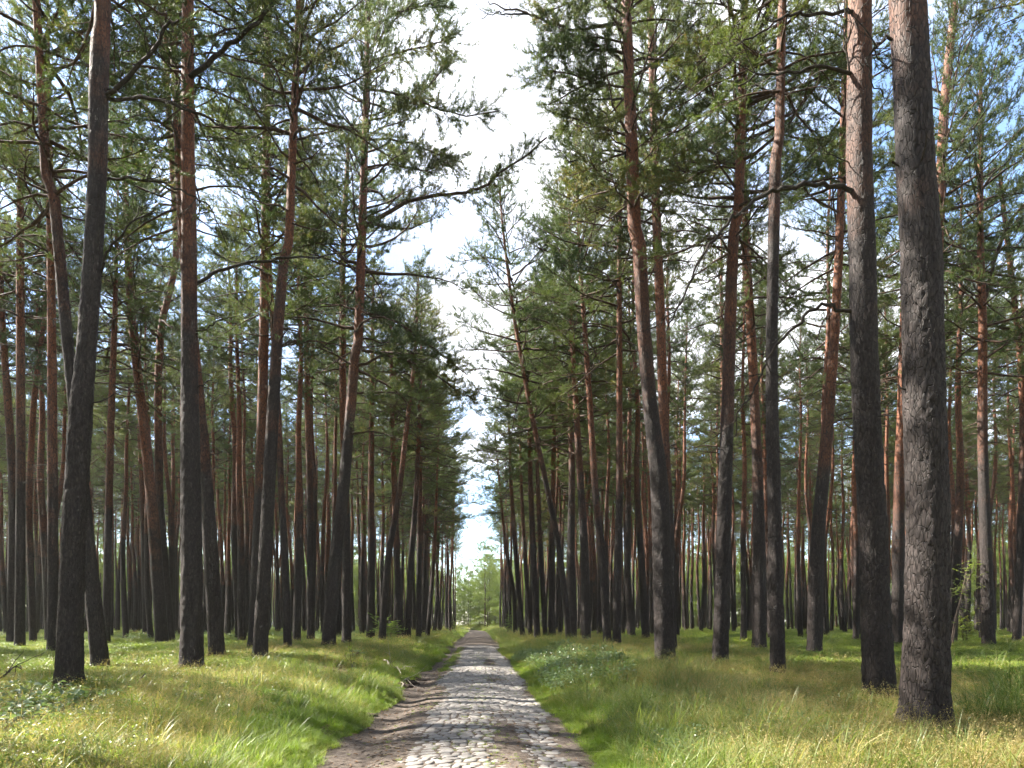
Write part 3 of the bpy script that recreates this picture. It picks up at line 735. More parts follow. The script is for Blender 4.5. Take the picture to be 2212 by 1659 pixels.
# traced limbs: (tree, base width px, tip width px, foliage amount, points)
LIMBS = [
 ('R2', 11, 3, 0, [(1850,424),(1822,416),(1769,402),(1714,405),(1660,420),(1616,442),(1576,475),(1550,511),(1521,540),(1492,602),(1466,660),(1440,715)]),
 ('R2', 9, 2, 0, [(1860,690),(1833,677),(1780,659),(1740,679),(1707,712),(1678,745),(1656,777),(1638,818),(1623,850),(1590,898),(1587,942),(1557,967)]),
 ('R2', 9, 3, 0, [(1845,172),(1822,164),(1758,148),(1714,161),(1641,161),(1594,186)]),
 ('R2', 9, 3, 0, [(1845,40),(1820,37),(1755,37),(1703,29),(1660,62),(1590,99)]),
 ('R2', 5, 2, 0, [(1855,220),(1828,140),(1826,80),(1824,0)]),
 ('R1', 9, 2, 0, [(1960,118),(1944,106),(1930,86),(1904,84),(1882,110),(1871,139),(1879,175),(1915,212)]),
 ('R1', 6, 4, 0, [(1955,141),(1928,141),(1906,142)]),
 ('R1', 9, 4, 0, [(1985,862),(1968,850),(1941,832)]),
 ('R1', 7, 5, 0, [(1960,366),(1944,359),(1928,350)]),
 ('R3', 9, 2, 0.4, [(1348,60),(1334,58),(1283,63),(1245,73),(1187,55),(1129,26),(1078,17),(1054,2)]),
 ('R3', 4, 1.5, 0, [(1140,30),(1100,29),(1071,29),(1040,40)]),
 ('R3', 7, 2, 1.0, [(1350,158),(1339,161),(1283,174),(1235,198),(1184,227)]),
 ('R3', 6, 2, 0.2, [(1355,222),(1346,220),(1300,217),(1249,222),(1192,226)]),
 ('R3', 6, 3, 0, [(1366,372),(1357,359),(1345,328),(1310,326),(1228,350)]),
 ('R3', 5, 2, 1.0, [(1350,150),(1341,140),(1317,113),(1280,108),(1230,120)]),
 ('R3', 4, 2, 0.5, [(1375,496),(1365,492),(1300,489),(1235,475)]),
 ('L9', 11, 3, 0.8, [(780,494),(791,485),(818,468),(873,437),(924,422),(1010,415),(1051,400),(1064,383),(1129,342),(1181,297)]),
 ('L9', 7, 2, 1.0, [(775,680),(781,677),(818,677),(873,704),(924,742),(962,772),(1010,810)]),
 ('L9', 7, 2, 1.0, [(765,794),(772,790),(839,764),(893,784),(941,807),(993,848),(1030,865)]),
 ('L9', 6, 2, 0.8, [(760,851),(769,849),(849,844),(907,865),(975,873)]),
 ('L9', 5, 2, 0.3, [(752,940),(758,938),(805,931),(880,954)]),
 ('L9', 6, 2, 0.8, [(795,108),(801,103),(828,75),(859,34),(900,0)]),
 ('L9', 6, 2, 1.2, [(797,191),(801,191),(873,202),(941,232),(1010,253),(1078,239)]),
 ('L9', 5, 2, 1.2, [(795,260),(860,240),(930,190),(985,110)]),
 ('L9', 5, 2, 1.3, [(794,60),(860,22),(930,8),(992,18)]),
 ('L9', 5, 2, 1.3, [(795,130),(870,112),(940,92),(985,80)]),
 ('L9', 5, 2, 1.2, [(792,300),(860,296),(930,325),(1000,352)]),
 ('L9', 5, 2, 1.2, [(790,360),(850,352),(920,372),(985,340)]),
 ('R3', 5, 2, 1.3, [(1352,102),(1290,85),(1220,92),(1168,128)]),
 ('R3', 5, 2, 1.3, [(1356,196),(1300,190),(1230,158),(1172,150)]),
 ('R3', 5, 2, 1.2, [(1347,10),(1290,-20),(1230,10),(1190,20)]),
 ('R3', 5, 2, 1.1, [(1364,300),(1310,285),(1250,262),(1205,245)]),
 ('L2', 10, 3, 0.15, [(405,622),(413,617),(434,605),(479,581),(547,566),(615,555),(684,557),(756,543)]),
 ('L2', 12, 5, 0, [(410,172),(420,161),(479,113),(547,58),(578,20),(602,0),(640,-40)]),
 ('L2', 5, 2, 0.4, [(470,118),(513,113),(581,137),(632,161)]),
 ('L2', 5, 2, 0, [(410,729),(424,721),(453,704),(482,689)]),
 ('L2', 4, 2, 0, [(412,842),(424,837),(458,822)]),
 ('L1', 11, 5, 0, [(215,218),(232,205),(290,154),(349,82),(359,51),(386,44)]),
 ('L1', 9, 4, 0.2, [(215,218),(236,215),(308,208),(386,226),(431,243),(479,273),(526,291)]),
 ('L1', 7, 2, 0.2, [(210,388),(227,386),(273,381),(359,398),(424,427),(461,451),(492,533)]),
 ('L1', 8, 3, 0, [(198,625),(205,612),(219,581),(232,540),(270,489),(332,455)]),
 ('L1', 5, 2, 0, [(178,888),(191,882),(246,851)]),
 ('L5', 5, 2, 0.4, [(604,752),(612,748),(632,742),(684,738),(738,747)]),
 ('L5', 5, 2, 0.8, [(640,205),(649,198),(684,174),(756,161)]),
 ('L5', 4, 2, 0, [(598,750),(606,735),(618,712)]),
 ('R8', 9, 6, 0.3, [(2124,655),(2129,650),(2155,540),(2182,475),(2225,430)]),
 ('R4', 5, 2, 1.0, [(1592,365),(1560,360),(1500,375),(1440,365)]),
 ('R4', 5, 2, 1.0, [(1598,240),(1560,225),(1500,170),(1440,120)]),
 ('R6', 4, 2, 0.3, [(1808,540),(1790,350),(1770,290),(1700,262)]),
]
for li, (key, w0, w1, fol, pts) in enumerate(LIMBS):
    dep, base, path, rad = tree_info[key]
    r = np.random.default_rng(900 + li); n = len(pts)
    s = np.linspace(0, 1, n); away = r.uniform(-0.9, 0.9)
    P = np.array([px_at(x, y, dep) for x, y in pts]) - base
    z0 = P[0, 2]; c0 = np.array([np.interp(z0, path[:, 2], path[:, 0]), np.interp(z0, path[:, 2], path[:, 1])])
    off = c0 - P[0, :2]
    if np.linalg.norm(off) < 1.0: P[:, :2] += off[None] * (1 - s[:, None])
    # depth of the limb: slides along each sight line, so its outline is kept
    k = 1 + away * (s ** 1.2) * min(1.4, np.linalg.norm(P[-1] - P[0]) * 0.35) / dep
    cw = np.array([0, 0, CAMH]) - base
    P = cw + (P - cw) * k[:, None]
    # finer, slightly crooked polyline
    t2 = np.linspace(0, n - 1, (n - 1) * 4 + 1)
    C = np.stack([np.interp(t2, np.arange(n), P[:, a]) for a in range(3)], -1)
    for _ in range(2): C[1:-1] = (C[:-2] + 2 * C[1:-1] + C[2:]) / 4
    C[2:-1] += r.normal(0, 0.018, C[2:-1].shape)
    m = MB(); rr = np.linspace(w0, w1, len(C)) * dep / F / 2
    m.tube(C, rr, 7, 0)
    tp, td = [], []
    L = np.linalg.norm(np.diff(C, axis=0), axis=1).sum()
    for q in range(int(L * (2.2 + (9 if fol > 0.7 else 5) * fol))):
        u = r.uniform(0.3, 1.0) * (len(C) - 2); u0 = int(u); p = C[u0]; bd = unit(C[u0 + 1] - C[u0])
        lat = unit(np.cross(bd, [0, 0, 1.0])) * (1 if q % 2 else -1)
        sd = unit(bd * r.uniform(0.3, 1) + lat * r.uniform(0.2, 1) + np.array([0, 0, r.uniform(-0.6, 0.5)]))
        sb = curve_pts(p, sd, r.uniform(0.25, 0.9 + 0.5 * fol), 4, r, 0.25, 0.02)
        m.tube(sb, np.linspace(0.011, 0.004, 5), 3, 0)
        for z in range(2):
            s2 = curve_pts(sb[1 + z], unit(sb[2 + z] - sb[1 + z]) + r.normal(0, 0.6, 3), r.uniform(0.15, 0.4), 2, r, 0.3)
            m.tube(s2, [0.006, 0.004, 0.003], 3, 0)
            if fol > 0 and r.random() < min(1, fol * 1.4): tp.append(s2[-1]); td.append(unit(s2[-1] - s2[-2]))
        if fol > 0 and r.random() < min(1, fol * 1.4):
            for g in range(int(3 + 11 * fol)):
                a = r.uniform(0.3, 1) * 4; a0 = min(int(a), 3)
                dd = unit(unit(sb[a0 + 1] - sb[a0]) + r.normal(0, 0.5, 3) + [0, 0, 0.25])
                tp.append(sb[a0] + (sb[a0 + 1] - sb[a0]) * (a - a0) + dd * r.uniform(0.05, 0.2)); td.append(dd)
    if tp:
        pass
    br_o = obj('branch', m.mesh('branch', [M_dead if fol < 0.3 else M_branch]), tree_objs[key])
    if tp:
        v, f = needles(np.array(tp), np.array(td), 17, 0.088, 0.014, li); m = MB(); m.add(v, f); obj('foliage', m.mesh('foliage', [M_needle]), br_o)

# ------------------------------------------------------------------ the rest of the forest
def free_of_road(x, y):
    return abs(x - float(road_x(min(y, 119)))) > (4.7 if y < 40 else 4.0 - 0.6 * sstep(40, 100, y))
cell = {}
def ok_spot(x, y, dmin):
    ci, cj = int(x // 3), int(y // 3)
    for a in (-1, 0, 1):
        for b in (-1, 0, 1):
            for (u, v) in cell.get((ci + a, cj + b), ()):
                if (u - x) ** 2 + (v - y) ** 2 < dmin * dmin: return False
    return True
def put_spot(x, y): cell.setdefault((int(x // 3), int(y // 3)), []).append((x, y))
for x, y in occupied: put_spot(x, y)
forest = []
r = np.random.default_rng(77)
for _ in range(26000):
    x = r.uniform(-105, 105); y = r.uniform(-30, 122)
    if math.hypot(x, y) > 118 or (x > 45 and y < 20): continue
    if not free_of_road(x, y): continue
    dmin = 3.0 if y < 55 else 2.6
    if not ok_spot(x, y, dmin): continue
    u, v, dep = to_px(np.array([x, y, 0.5]))
    inview = dep > 2 and -60 < u < 2272
    if inview and dep < 31: continue          # this zone is traced by hand
    if not inview and dep < 25 and (x * x + y * y) < 5.5 ** 2: continue
    if not inview and dep < 60 and r.random() < (0.65 if x < 0 else 0.3): continue
    if dep > 2 and dep < 160 and not (-700 < u < 2900): 
        if r.random() < 0.3: continue
    put_spot(x, y); forest.append((x, y, float(dep), bool(dep > 2 and -30 < u < 2242)))
inv = sorted([q for q in forest if q[3]], key=lambda q: q[2])
N_OBJ = 300 - len(T)
solo = inv[:N_OBJ]; mass = inv[N_OBJ:] + [q for q in forest if not q[3]]
first = {}
for qi, (x, y, dep, _) in enumerate(solo):
    k = int(r.integers(0, 8)); ck = int(r.integers(0, 7)); s = r.uniform(0.88, 1.1)
    e = empty('pine_tree', (x, y, float(ground_z(x, y))), r.uniform(0, 6.283))
    e.rotation_euler = (r.normal(0, 0.018), r.normal(0, 0.018), e.rotation_euler.z); e.scale = (s * r.uniform(0.9, 1.1),) * 2 + (s,)
    left = x < 0; row = abs(x) < 7.5
    if row: lab, grp = ('slender pine far down the row edging the road, ' + ('muddy rut side' if left else 'bilberry side')), 'far verge pines ' + ('muddy rut side' if left else 'bilberry side')
    elif dep < 40: lab, grp = ('slim tall pine in the first ranks behind the verge pines, ' + ('muddy rut side' if left else 'bilberry side')), 'first rank pines ' + ('muddy rut side' if left else 'bilberry side')
    elif dep < 54: lab, grp = ('thin pine in the middle depth of the forest, ' + ('muddy rut side' if left else 'bilberry side')), 'middle forest pines ' + ('muddy rut side' if left else 'bilberry side')
    else: lab, grp = ('very thin looking pine deepest in the forest, ' + ('muddy rut side' if left else 'bilberry side')), 'deep forest pines ' + ('muddy rut side' if left else 'bilberry side')
    tag(e, lab, 'tree', grp)
    me, cxy, _, _, _ = trunk_protos[k]
    obj('trunk', me, e)
    c = obj('crown', crown_meshes[ck], e)
    wd = r.uniform(0.5, 0.85); hc = r.uniform(0.6, 0.95)
    if row: wd, hc = r.uniform(0.8, 1.1), r.uniform(0.9, 1.2)
    c.location = (cxy[0], cxy[1], TREE_H - CROWN_L * hc); c.scale = (wd, wd, hc); c.rotation_euler = (0, 0, r.uniform(0, 6.283))

# instancing helper for uncountable things
def scatter(name, pts, rot, scl, idx, protos, kind='stuff'):
    lib = bpy.data.collections.new(name + '_kit')
    for k, me in enumerate(protos):
        lib.objects.link(bpy.data.objects.new('%s_piece_%02d' % (name, k), me))
    me = bpy.data.meshes.new(name); n = len(pts)
    me.vertices.add(n); me.vertices.foreach_set('co', np.asarray(pts, np.float32).ravel())
    a = me.attributes.new('turn', 'FLOAT_VECTOR', 'POINT'); a.data.foreach_set('vector', np.asarray(rot, np.float32).ravel())
    a = me.attributes.new('size', 'FLOAT_VECTOR', 'POINT'); a.data.foreach_set('vector', np.asarray(scl, np.float32).ravel())
    a = me.attributes.new('which', 'INT', 'POINT'); a.data.foreach_set('value', np.asarray(idx, np.int32))
    ng = bpy.data.node_groups.new(name, 'GeometryNodeTree')
    ng.interface.new_socket('Geometry', in_out='INPUT', socket_type='NodeSocketGeometry')
    ng.interface.new_socket('Geometry', in_out='OUTPUT', socket_type='NodeSocketGeometry')
    n_, l = ng.nodes, ng.links
    gi, go = n_.new('NodeGroupInput'), n_.new('NodeGroupOutput')
    ci = n_.new('GeometryNodeCollectionInfo'); ci.inputs['Collection'].default_value = lib
    ci.inputs['Separate Children'].default_value = True; ci.inputs['Reset Children'].default_value = True
    ip = n_.new('GeometryNodeInstanceOnPoints'); ip.inputs['Pick Instance'].default_value = True
    def attr(nm, ty):
        q = n_.new('GeometryNodeInputNamedAttribute'); q.data_type = ty; q.inputs['Name'].default_value = nm; return q.outputs['Attribute']
    er = n_.new('FunctionNodeEulerToRotation')
    l.new(gi.outputs[0], ip.inputs['Points']); l.new(ci.outputs[0], ip.inputs['Instance'])
    l.new(attr('which', 'INT'), ip.inputs['Instance Index'])
    l.new(attr('turn', 'FLOAT_VECTOR'), er.inputs[0]); l.new(er.outputs[0], ip.inputs['Rotation'])
    l.new(attr('size', 'FLOAT_VECTOR'), ip.inputs['Scale']); l.new(ip.outputs[0], go.inputs[0])
    o = obj(name, me); md = o.modifiers.new('spread', 'NODES'); md.node_group = ng
    return o

far_meshes = []
for k in range(6):
    wood, tp, td = far_crowns[k]; me_t, cxy, path, rad, stubs = trunk_protos[k]
    hc = [0.7, 0.85, 0.6, 0.9, 0.75, 0.65][k]; off = np.array([cxy[0], cxy[1], TREE_H - CROWN_L * hc]); shr = np.array([0.66, 0.66, hc])
    m = MB()
    a = np.linspace(0, 2 * math.pi, 8, endpoint=False)
    m.tube(path, rad, 8, 0)
    for v in wood.v: pass
    keep = np.random.default_rng(k).random(len(tp)) < 0.8
    v, f = needles(tp[keep], td[keep], 6, 0.11, 0.024, 80 + k)
    big = [(fv, q) for q, fv in enumerate(wood.v) if len(fv) >= 28]
    for fv, q in big:
        nn = 4; i = np.arange(7)[:, None] * nn; j = np.arange(nn)[None]; kk = (j + 1) % nn
        if len(fv) == 32: m.add(fv * shr + off, np.stack([i + j, i + kk, i + nn + kk, i + nn + j], -1).reshape(-1, 4), 1)
    m.add(v * shr + off, f, 2)
    far_meshes.append(m.mesh('far_pine', [M_bark, M_branch, M_needle]))
n = len(mass)
P = np.array([(q[0], q[1], float(ground_z(q[0], q[1]))) for q in mass])
rot = np.stack([r.normal(0, 0.018, n), r.normal(0, 0.018, n), r.uniform(0, 6.283, n)], -1)
s = r.uniform(0.86, 1.1, n); w = s * r.uniform(0.88, 1.12, n)
o = scatter('distant_pine_forest', P, rot, np.stack([w, w, s], -1), r.integers(0, 6, n), far_meshes)
tag(o, 'mass of distant pine stems and green crowns beyond the nearer pines', 'forest', None, 'stuff')

# young growth at the edge of the stand, in the open light
young = []
for k in range(4):
    wood, tp, td = far_crowns[k]
    v, f = needles(tp, td, 7, 0.12, 0.03, 180 + k); m = MB(); m.add(v, f, 0)
    m.tube(np.array([[0, 0, -1.0], [0, 0, 6.0], [0, 0, 11.5]]), [0.12, 0.07, 0.02], 5, 1)
    young.append(m.mesh('young_pine', [M_young, M_branch]))
pp = []
while len(pp) < 420:
    a = r.uniform(-0.95, 0.95) + YAW; q = r.uniform(124, 178); x, y = q * math.sin(a), q * math.cos(a)
    if abs(x - float(road_x(y))) < 2.6: continue
    pp.append((x, y, float(ground_z(x, y))))
for _ in range(34):
    y = r.uniform(150, 186); x = r.uniform(-22, 14)
    if abs(x - float(road_x(y))) > 2.4: pp.append((x, y, float(ground_z(x, y))))
n = len(pp); s_ = r.uniform(0.9, 1.6, n); s_[420:] *= 0.8
o = scatter('young_forest_edge', pp, np.stack([np.zeros(n), np.zeros(n), r.uniform(0, 6.28, n)], -1), np.stack([s_ * 1.1, s_ * 1.1, s_], -1), r.integers(0, 4, n), young)
tag(o, 'sunlit pale green young trees closing the view beyond the tall pines', 'forest', None, 'stuff')

# ------------------------------------------------------------------ ground cover
def blade_tuft(seed, n, hmin, hmax, wd, rad, lean, matl, seed_heads=0, segs=3):
    r = np.random.default_rng(seed); m = MB()
    for _ in range(n):
        a = r.uniform(0, 6.283); q = rad * math.sqrt(r.random()); b = np.array([q * math.cos(a), q * math.sin(a), -0.02])
        h = r.uniform(hmin, hmax); az = a + r.normal(0, 1.0); le = lean * r.uniform(0.2, 1.5)
        dirn = np.array([math.cos(az), math.sin(az), 0]); s = np.cross(dirn, [0, 0, 1.0]) * wd * r.uniform(0.6, 1.3)
        t = np.linspace(0, 1, segs + 1)
        c = b + np.outer(t ** 1.9 * le * h, dirn) + np.outer(h * (t - 0.32 * min(le, 1.6) * t ** 2.6), [0, 0, 1.0])
        wt = (1 - t ** 1.5) * 0.5
        v = np.empty((2 * segs + 1, 3)); v[0:2 * segs:2] = c[:-1] - s * wt[:-1, None]; v[1:2 * segs:2] = c[:-1] + s * wt[:-1, None]; v[-1] = c[-1]
        f4 = [(2 * i, 2 * i + 1, 2 * i + 3, 2 * i + 2) for i in range(segs - 1)]
        m.add(v, np.array(f4)); m.f3.append(np.array([[2 * segs - 2, 2 * segs - 1, 2 * segs]]) + m.n - len(v)); m.m3.append(np.zeros(1))
        if seed_heads and r.random() < seed_heads:
            for z in range(7):
                p = c[-1] - (c[-1] - c[-2]) * 0.12 * z + r.normal(0, 0.012, 3); dd = unit(r.normal(0, 1, 3) + [0, 0, 0.6]) * 0.018
                e = np.cross(dd, r.normal(0, 1, 3)); e = unit(e) * 0.004
                m.add(np.array([p - e, p + e, p + dd]), np.array([[0, 1, 2]]))
    return m.mesh('grass_piece', [matl])
def leaf_tuft(seed, n, h, rad, size, matl, stems=6):
    r = np.random.default_rng(seed); m = MB()
    for _ in range(stems):
        a = r.uniform(0, 6.283); c = curve_pts((0, 0, -0.02), (math.cos(a) * rad / h, math.sin(a) * rad / h, 1), h, 3, r, 0.15)
        m.tube(c, [0.003, 0.0025, 0.002, 0.0015], 3, 1)
    for _ in range(n):
        a = r.uniform(0, 6.283); q = rad * math.sqrt(r.random()); z = h * r.uniform(0.35, 1.0) * (1 - 0.35 * (q / rad) ** 2)
        p = np.array([q * math.cos(a), q * math.sin(a), z]); d = unit(r.normal(0, 1, 3) * [1, 1, 0.35]); s = unit(np.cross(d, [0, 0, 1.0] + r.normal(0, 0.35, 3)))
        L = size * r.uniform(0.7, 1.25); W = L * 0.3
        up = np.cross(s, d) * L * 0.06
        m.add(np.array([p, p + d * L * 0.5 + s * W + up, p + d * L, p + d * L * 0.5 - s * W + up]), np.array([[0, 1, 2, 3]]))
    return m.mesh('leaf_piece', [matl, M_stem])
kit_grass = [blade_tuft(k, 48, 0.08, 0.25, 0.0078, 0.13, 0.85, M_grass) for k in range(5)]
kit_straw = [blade_tuft(20 + k, 26, 0.14, 0.44, 0.0045, 0.15, 0.8, M_straw, 0.5) for k in range(4)]
kit_long = [blade_tuft(40 + k, 30, 0.22, 0.55, 0.0105, 0.13, 1.1, M_long, 0.08, 4) for k in range(3)]
kit_bil = [leaf_tuft(60 + k, 85, 0.19, 0.18, 0.034, M_bil) for k in range(4)]

r = np.random.default_rng(31)
spots = []
while len(spots) < 30:
    x, y = r.uniform(-10, 205), r.uniform(1506, 1588)
    if y > 1560 - (x - 60) * 0.22 + 20 and x > 60: continue
    d_, b_ = px_ground(x, y)
    if all(np.hypot(*(b_[:2] - q[:2])) > 0.22 for q in spots) and np.hypot(b_[0] - tree_info['L1'][1][0], b_[1] - tree_info['L1'][1][1]) > 0.4: spots.append(b_)
avoid = [(q[0], q[1], 0.26) for q in spots]
def gp(x, y, dz=0.0):
    return px_ground(x, y)[1] + np.array([0, 0, dz])
MOSS = [(2088, 1606, 0.42, 0.30, 0.17, 'large moss cushion beside the foot of the massive furrowed pine'),
        (2085, 1632, 0.30, 0.16, 0.07, 'thin flat moss cushion in front of the large one by the massive pine'),
        (1905, 1592, 0.28, 0.2, 0.10, 'bright moss cushion between the massive pine and the road'),
        (450, 1452, 0.45, 0.3, 0.12, 'moss cushion at the foot of the thick straight dark pine'),
        (255, 1448, 0.45, 0.3, 0.10, 'moss cushion at the foot of the dark pine behind the brambles')]
for q in MOSS: b_ = gp(q[0], q[1]); avoid.append((b_[0], b_[1], q[2] * 0.9))
b_ = gp(292, 1553); avoid.append((b_[0], b_[1], 0.22))
def zone(y0, y1, dens, marg=1.1):
    """random points on the visible forest floor between two distances"""
    half = lambda d: d * (CX / F) * marg + 1.0
    n = int(dens * (half(y0) + half(y1)) * (y1 - y0))
    dep = np.sqrt(r.uniform(y0 ** 2, y1 ** 2, n)); lat = r.uniform(-1, 1, n) * half(1) * dep / 1.0
    lat = r.uniform(-1, 1, n) * (dep * (CX / F) * marg + 1.0)
    P = RGT[None] * lat[:, None] + FWD[None] * dep[:, None]
    return P[:, 0], P[:, 1], dep
r = np.random.default_rng(123)
out = {'grass': [], 'straw': [], 'long': [], 'bil': []}
for (y0, y1, dens, sc_) in ((4.8, 11, 95, 1.0), (11, 17, 62, 1.1), (17, 28, 34, 1.35), (28, 48, 13, 1.8), (48, 90, 3.6, 2.7), (90, 170, 0.9, 4.0)):
    x, y, dep = zone(y0, y1, dens)
    d, o = bank(x, y); z = ground_z(x, y)
    patch = vnoise(x * 0.45, y * 0.45, 51) + 0.5 * vnoise(x * 1.5, y * 1.5, 52)
    left = d < 0
    u = r.random(len(x))
    near_edge = np.clip(1 - (o - 0.1) / np.where(left, 2.6, 1.6), 0, 1)
    # lush verge grass along the road, dry grass behind it, bilberry carpet under the trees
    w_g = 0.12 + 2.2 * near_edge + 0.35 * np.where(left, sstep(5, 2.5, o), 0) + 0.4 * (patch > 0.3)
    w_s = (0.35 + 0.9 * sstep(-0.3, 0.6, patch)) * sstep(0.4, 1.8, o) * np.where(left, 0.85, 2.0) * sstep(9.5, 5, o)+ 0.06
    w_l = np.where(left, 0.10, 0.6) * sstep(0.05, 0.5, o) * sstep(4.5, 1.2, o) + 0.12 * (patch < -0.2)
    w_b = np.where(left, 1.5, 1.5) * sstep(np.where(left, 1.2, 2.8), np.where(left, 3.6, 5.0), o + 0.9 * patch) * (1 + 0.8 * sstep(14, 26, y))
    tot = w_g + w_s + w_l + w_b; u = u * tot
    kind = np.where(u < w_g, 0, np.where(u < w_g + w_s, 1, np.where(u < w_g + w_s + w_l, 2, 3)))
    good = (o > 0.02 + 0.10 * r.random(len(x))) & ((r.random(len(x)) < 0.35 + 0.65 * sstep(0.62, 0.25, vnoise(x * 0.8, y * 0.8, 57))) | (o < 0.8))
    for ax_, ay_, ar_ in avoid: good &= ((x - ax_) ** 2 + (y - ay_) ** 2 > ar_ ** 2) | (r.random(len(x)) < 0.12)
    for kk, nm in enumerate(('grass', 'straw', 'long', 'bil')):
        q = good & (kind == kk)
        h = sc_ * r.uniform(0.65, 1.25, q.sum()); 
        if nm == 'grass': h = h * (0.62 + 0.5 * sstep(0.0, 0.7, o[q]))
        if nm == 'long': h = h * (0.6 + 0.4 * sstep(0.1, 0.6, o[q]))
        hz = h if sc_ < 1.3 else h / sc_ * (1 + (sc_ - 1) * 0.22)
        out[nm].append(np.stack([x[q], y[q], z[q], h, hz], -1))
n = 1100; yq = 6.4 + 24 * r.random(n) ** 1.4; xq = road_x(yq) + r.normal(0.15, 0.65, n)
out['grass'].append(np.stack([xq, yq, road_z(xq, yq) - 0.002, np.full(n, 0.17), np.full(n, 0.13)], -1))
n = 2600; yq = 6.2 + 34 * r.random(n) ** 1.5; sd = r.random(n) < 0.5; oo = r.uniform(-0.10, 0.16, n)
xq = road_x(yq) + np.where(sd, -edge_l(yq) - oo, edge_r(yq) + oo); hq = r.uniform(0.35, 0.75, n) * (1 + 0.02 * (yq - 6))
out['grass'].append(np.stack([xq, yq, np.maximum(ground_z(xq, yq), road_z(xq, yq)) - 0.003, hq, hq * 0.8], -1))
# a few blades creeping into the road and between the stones
n = 260; yq = 6.5 + 30 * r.random(n) ** 1.5; xq = road_x(yq) + r.choice([-0.95, 0.1, 0.2, 1.25], n) + r.normal(0, 0.16, n)
out['grass'].append(np.stack([xq, yq, road_z(xq, yq) + 0.002, np.full(n, 0.30), np.full(n, 0.20)], -1))
n = 120; yq = r.uniform(22, 42, n); xq = road_x(yq) - 1.0 + r.normal(0, 0.10, n)
out['grass'].append(np.stack([xq, yq, road_z(xq, yq), np.full(n, 0.8), np.full(n, 0.5)], -1))
info = {'grass': ('verge_grass', kit_grass, 'lush green grass along both verges of the cobbled road', 'grass'),
        'straw': ('dry_grass', kit_straw, 'fine dry straw coloured grass with seed heads under the verge pines', 'grass'),
        'long': ('long_grass', kit_long, 'long arching pale green grass blades on the bilberry side verge', 'grass'),
        'bil': ('bilberry_carpet', kit_bil, 'low yellow green bilberry carpet covering the forest floor', 'ground cover')}
for nm, (name, kit, lab, cat) in info.items():
    A = np.concatenate(out[nm]); n = len(A)
    rot = np.stack([r.normal(0, 0.1, n), r.normal(0, 0.1, n), r.uniform(0, 6.283, n)], -1)
    o = scatter(name, A[:, :3], rot, np.stack([A[:, 3], A[:, 3], A[:, 4]], -1), r.integers(0, len(kit), n), kit)
    tag(o, lab, cat, None, 'stuff')
    print(name, n)
print('mass', len(mass))

# ------------------------------------------------------------------ plants and litter one can point at
def leaf_mesh(name, L, W, matl, fold=0.12):
    t = np.linspace(0, 1, 6); w = W * np.sin(np.pi * t ** 0.85) ** 0.8; w[0] = 0.002; w[-1] = 0
    droop = -0.22 * L * t ** 2
    mid = np.stack([t * L, np.zeros(6), droop], -1)
    lo = mid + np.stack([np.zeros(6), -w / 2, w * fold * 2], -1); hi = mid + np.stack([np.zeros(6), w / 2, w * fold * 2], -1)
    m = MB(); m.add(np.concatenate([mid, lo, hi]), np.array([(i, i + 1, 12 + i + 1, 12 + i) for i in range(5)] + [(6 + i, 6 + i + 1, i + 1, i) for i in range(5)]))
    return m.mesh(name, [matl])
leaf_kinds = [leaf_mesh('leaf', 0.085, 0.052, M_bramble), leaf_mesh('leaf', 0.105, 0.060, M_bramble), leaf_mesh('leaf', 0.070, 0.046, M_bramble, 0.2)]
r = np.random.default_rng(2024)
def leafy_plant(name, base, canes, h, leaves, kinds, label, cat, group=None, sc_=1.0):
    e = empty(name, base); tag(e, label, cat, group)
    m = MB(); cs = []
    for _ in range(canes):
        a = r.uniform(0, 6.283); c = curve_pts((0, 0, -0.05), (0.7 * math.cos(a), 0.7 * math.sin(a), 1), h * r.uniform(0.8, 1.3), 5, r, 0.12, -0.10)
        m.tube(c, np.linspace(0.0045, 0.002, 6), 4, 0); cs.append(c)
    obj('stem', m.mesh('stem', [M_stem]), e)
    for q in range(leaves):
        c = cs[q % canes]; u = r.uniform(1.2, 5); k = min(int(u), 4); p = c[k] + (c[k + 1] - c[k]) * (u - k)
        az = r.uniform(0, 6.283); o = obj('leaf', kinds[int(r.integers(0, len(kinds)))], e)
        o.location = p + np.array([math.cos(az), math.sin(az), 0.1]) * 0.025
        o.rotation_euler = (r.normal(0, 0.3), r.normal(-0.05, 0.28), az); s = sc_ * r.uniform(0.75, 1.25); o.scale = (s, s, s)
    return e
for b_ in spots:
    leafy_plant('bramble_plant', b_, 3, 0.44, 15, leaf_kinds, 'low bramble with pale glossy leaves in the patch around the leaning pine', 'plant', 'brambles around the leaning pine', 1.15)
d_, b_ = px_ground(292, 1553)
leafy_plant('broad_leaved_herb', b_, 4, 0.36, 16, [leaf_mesh('leaf', 0.13, 0.058, M_bleaf)], 'bright green broad leaved herb alone in the grass beside the bramble patch', 'plant')
d_, b_ = px_ground(80, 1545)
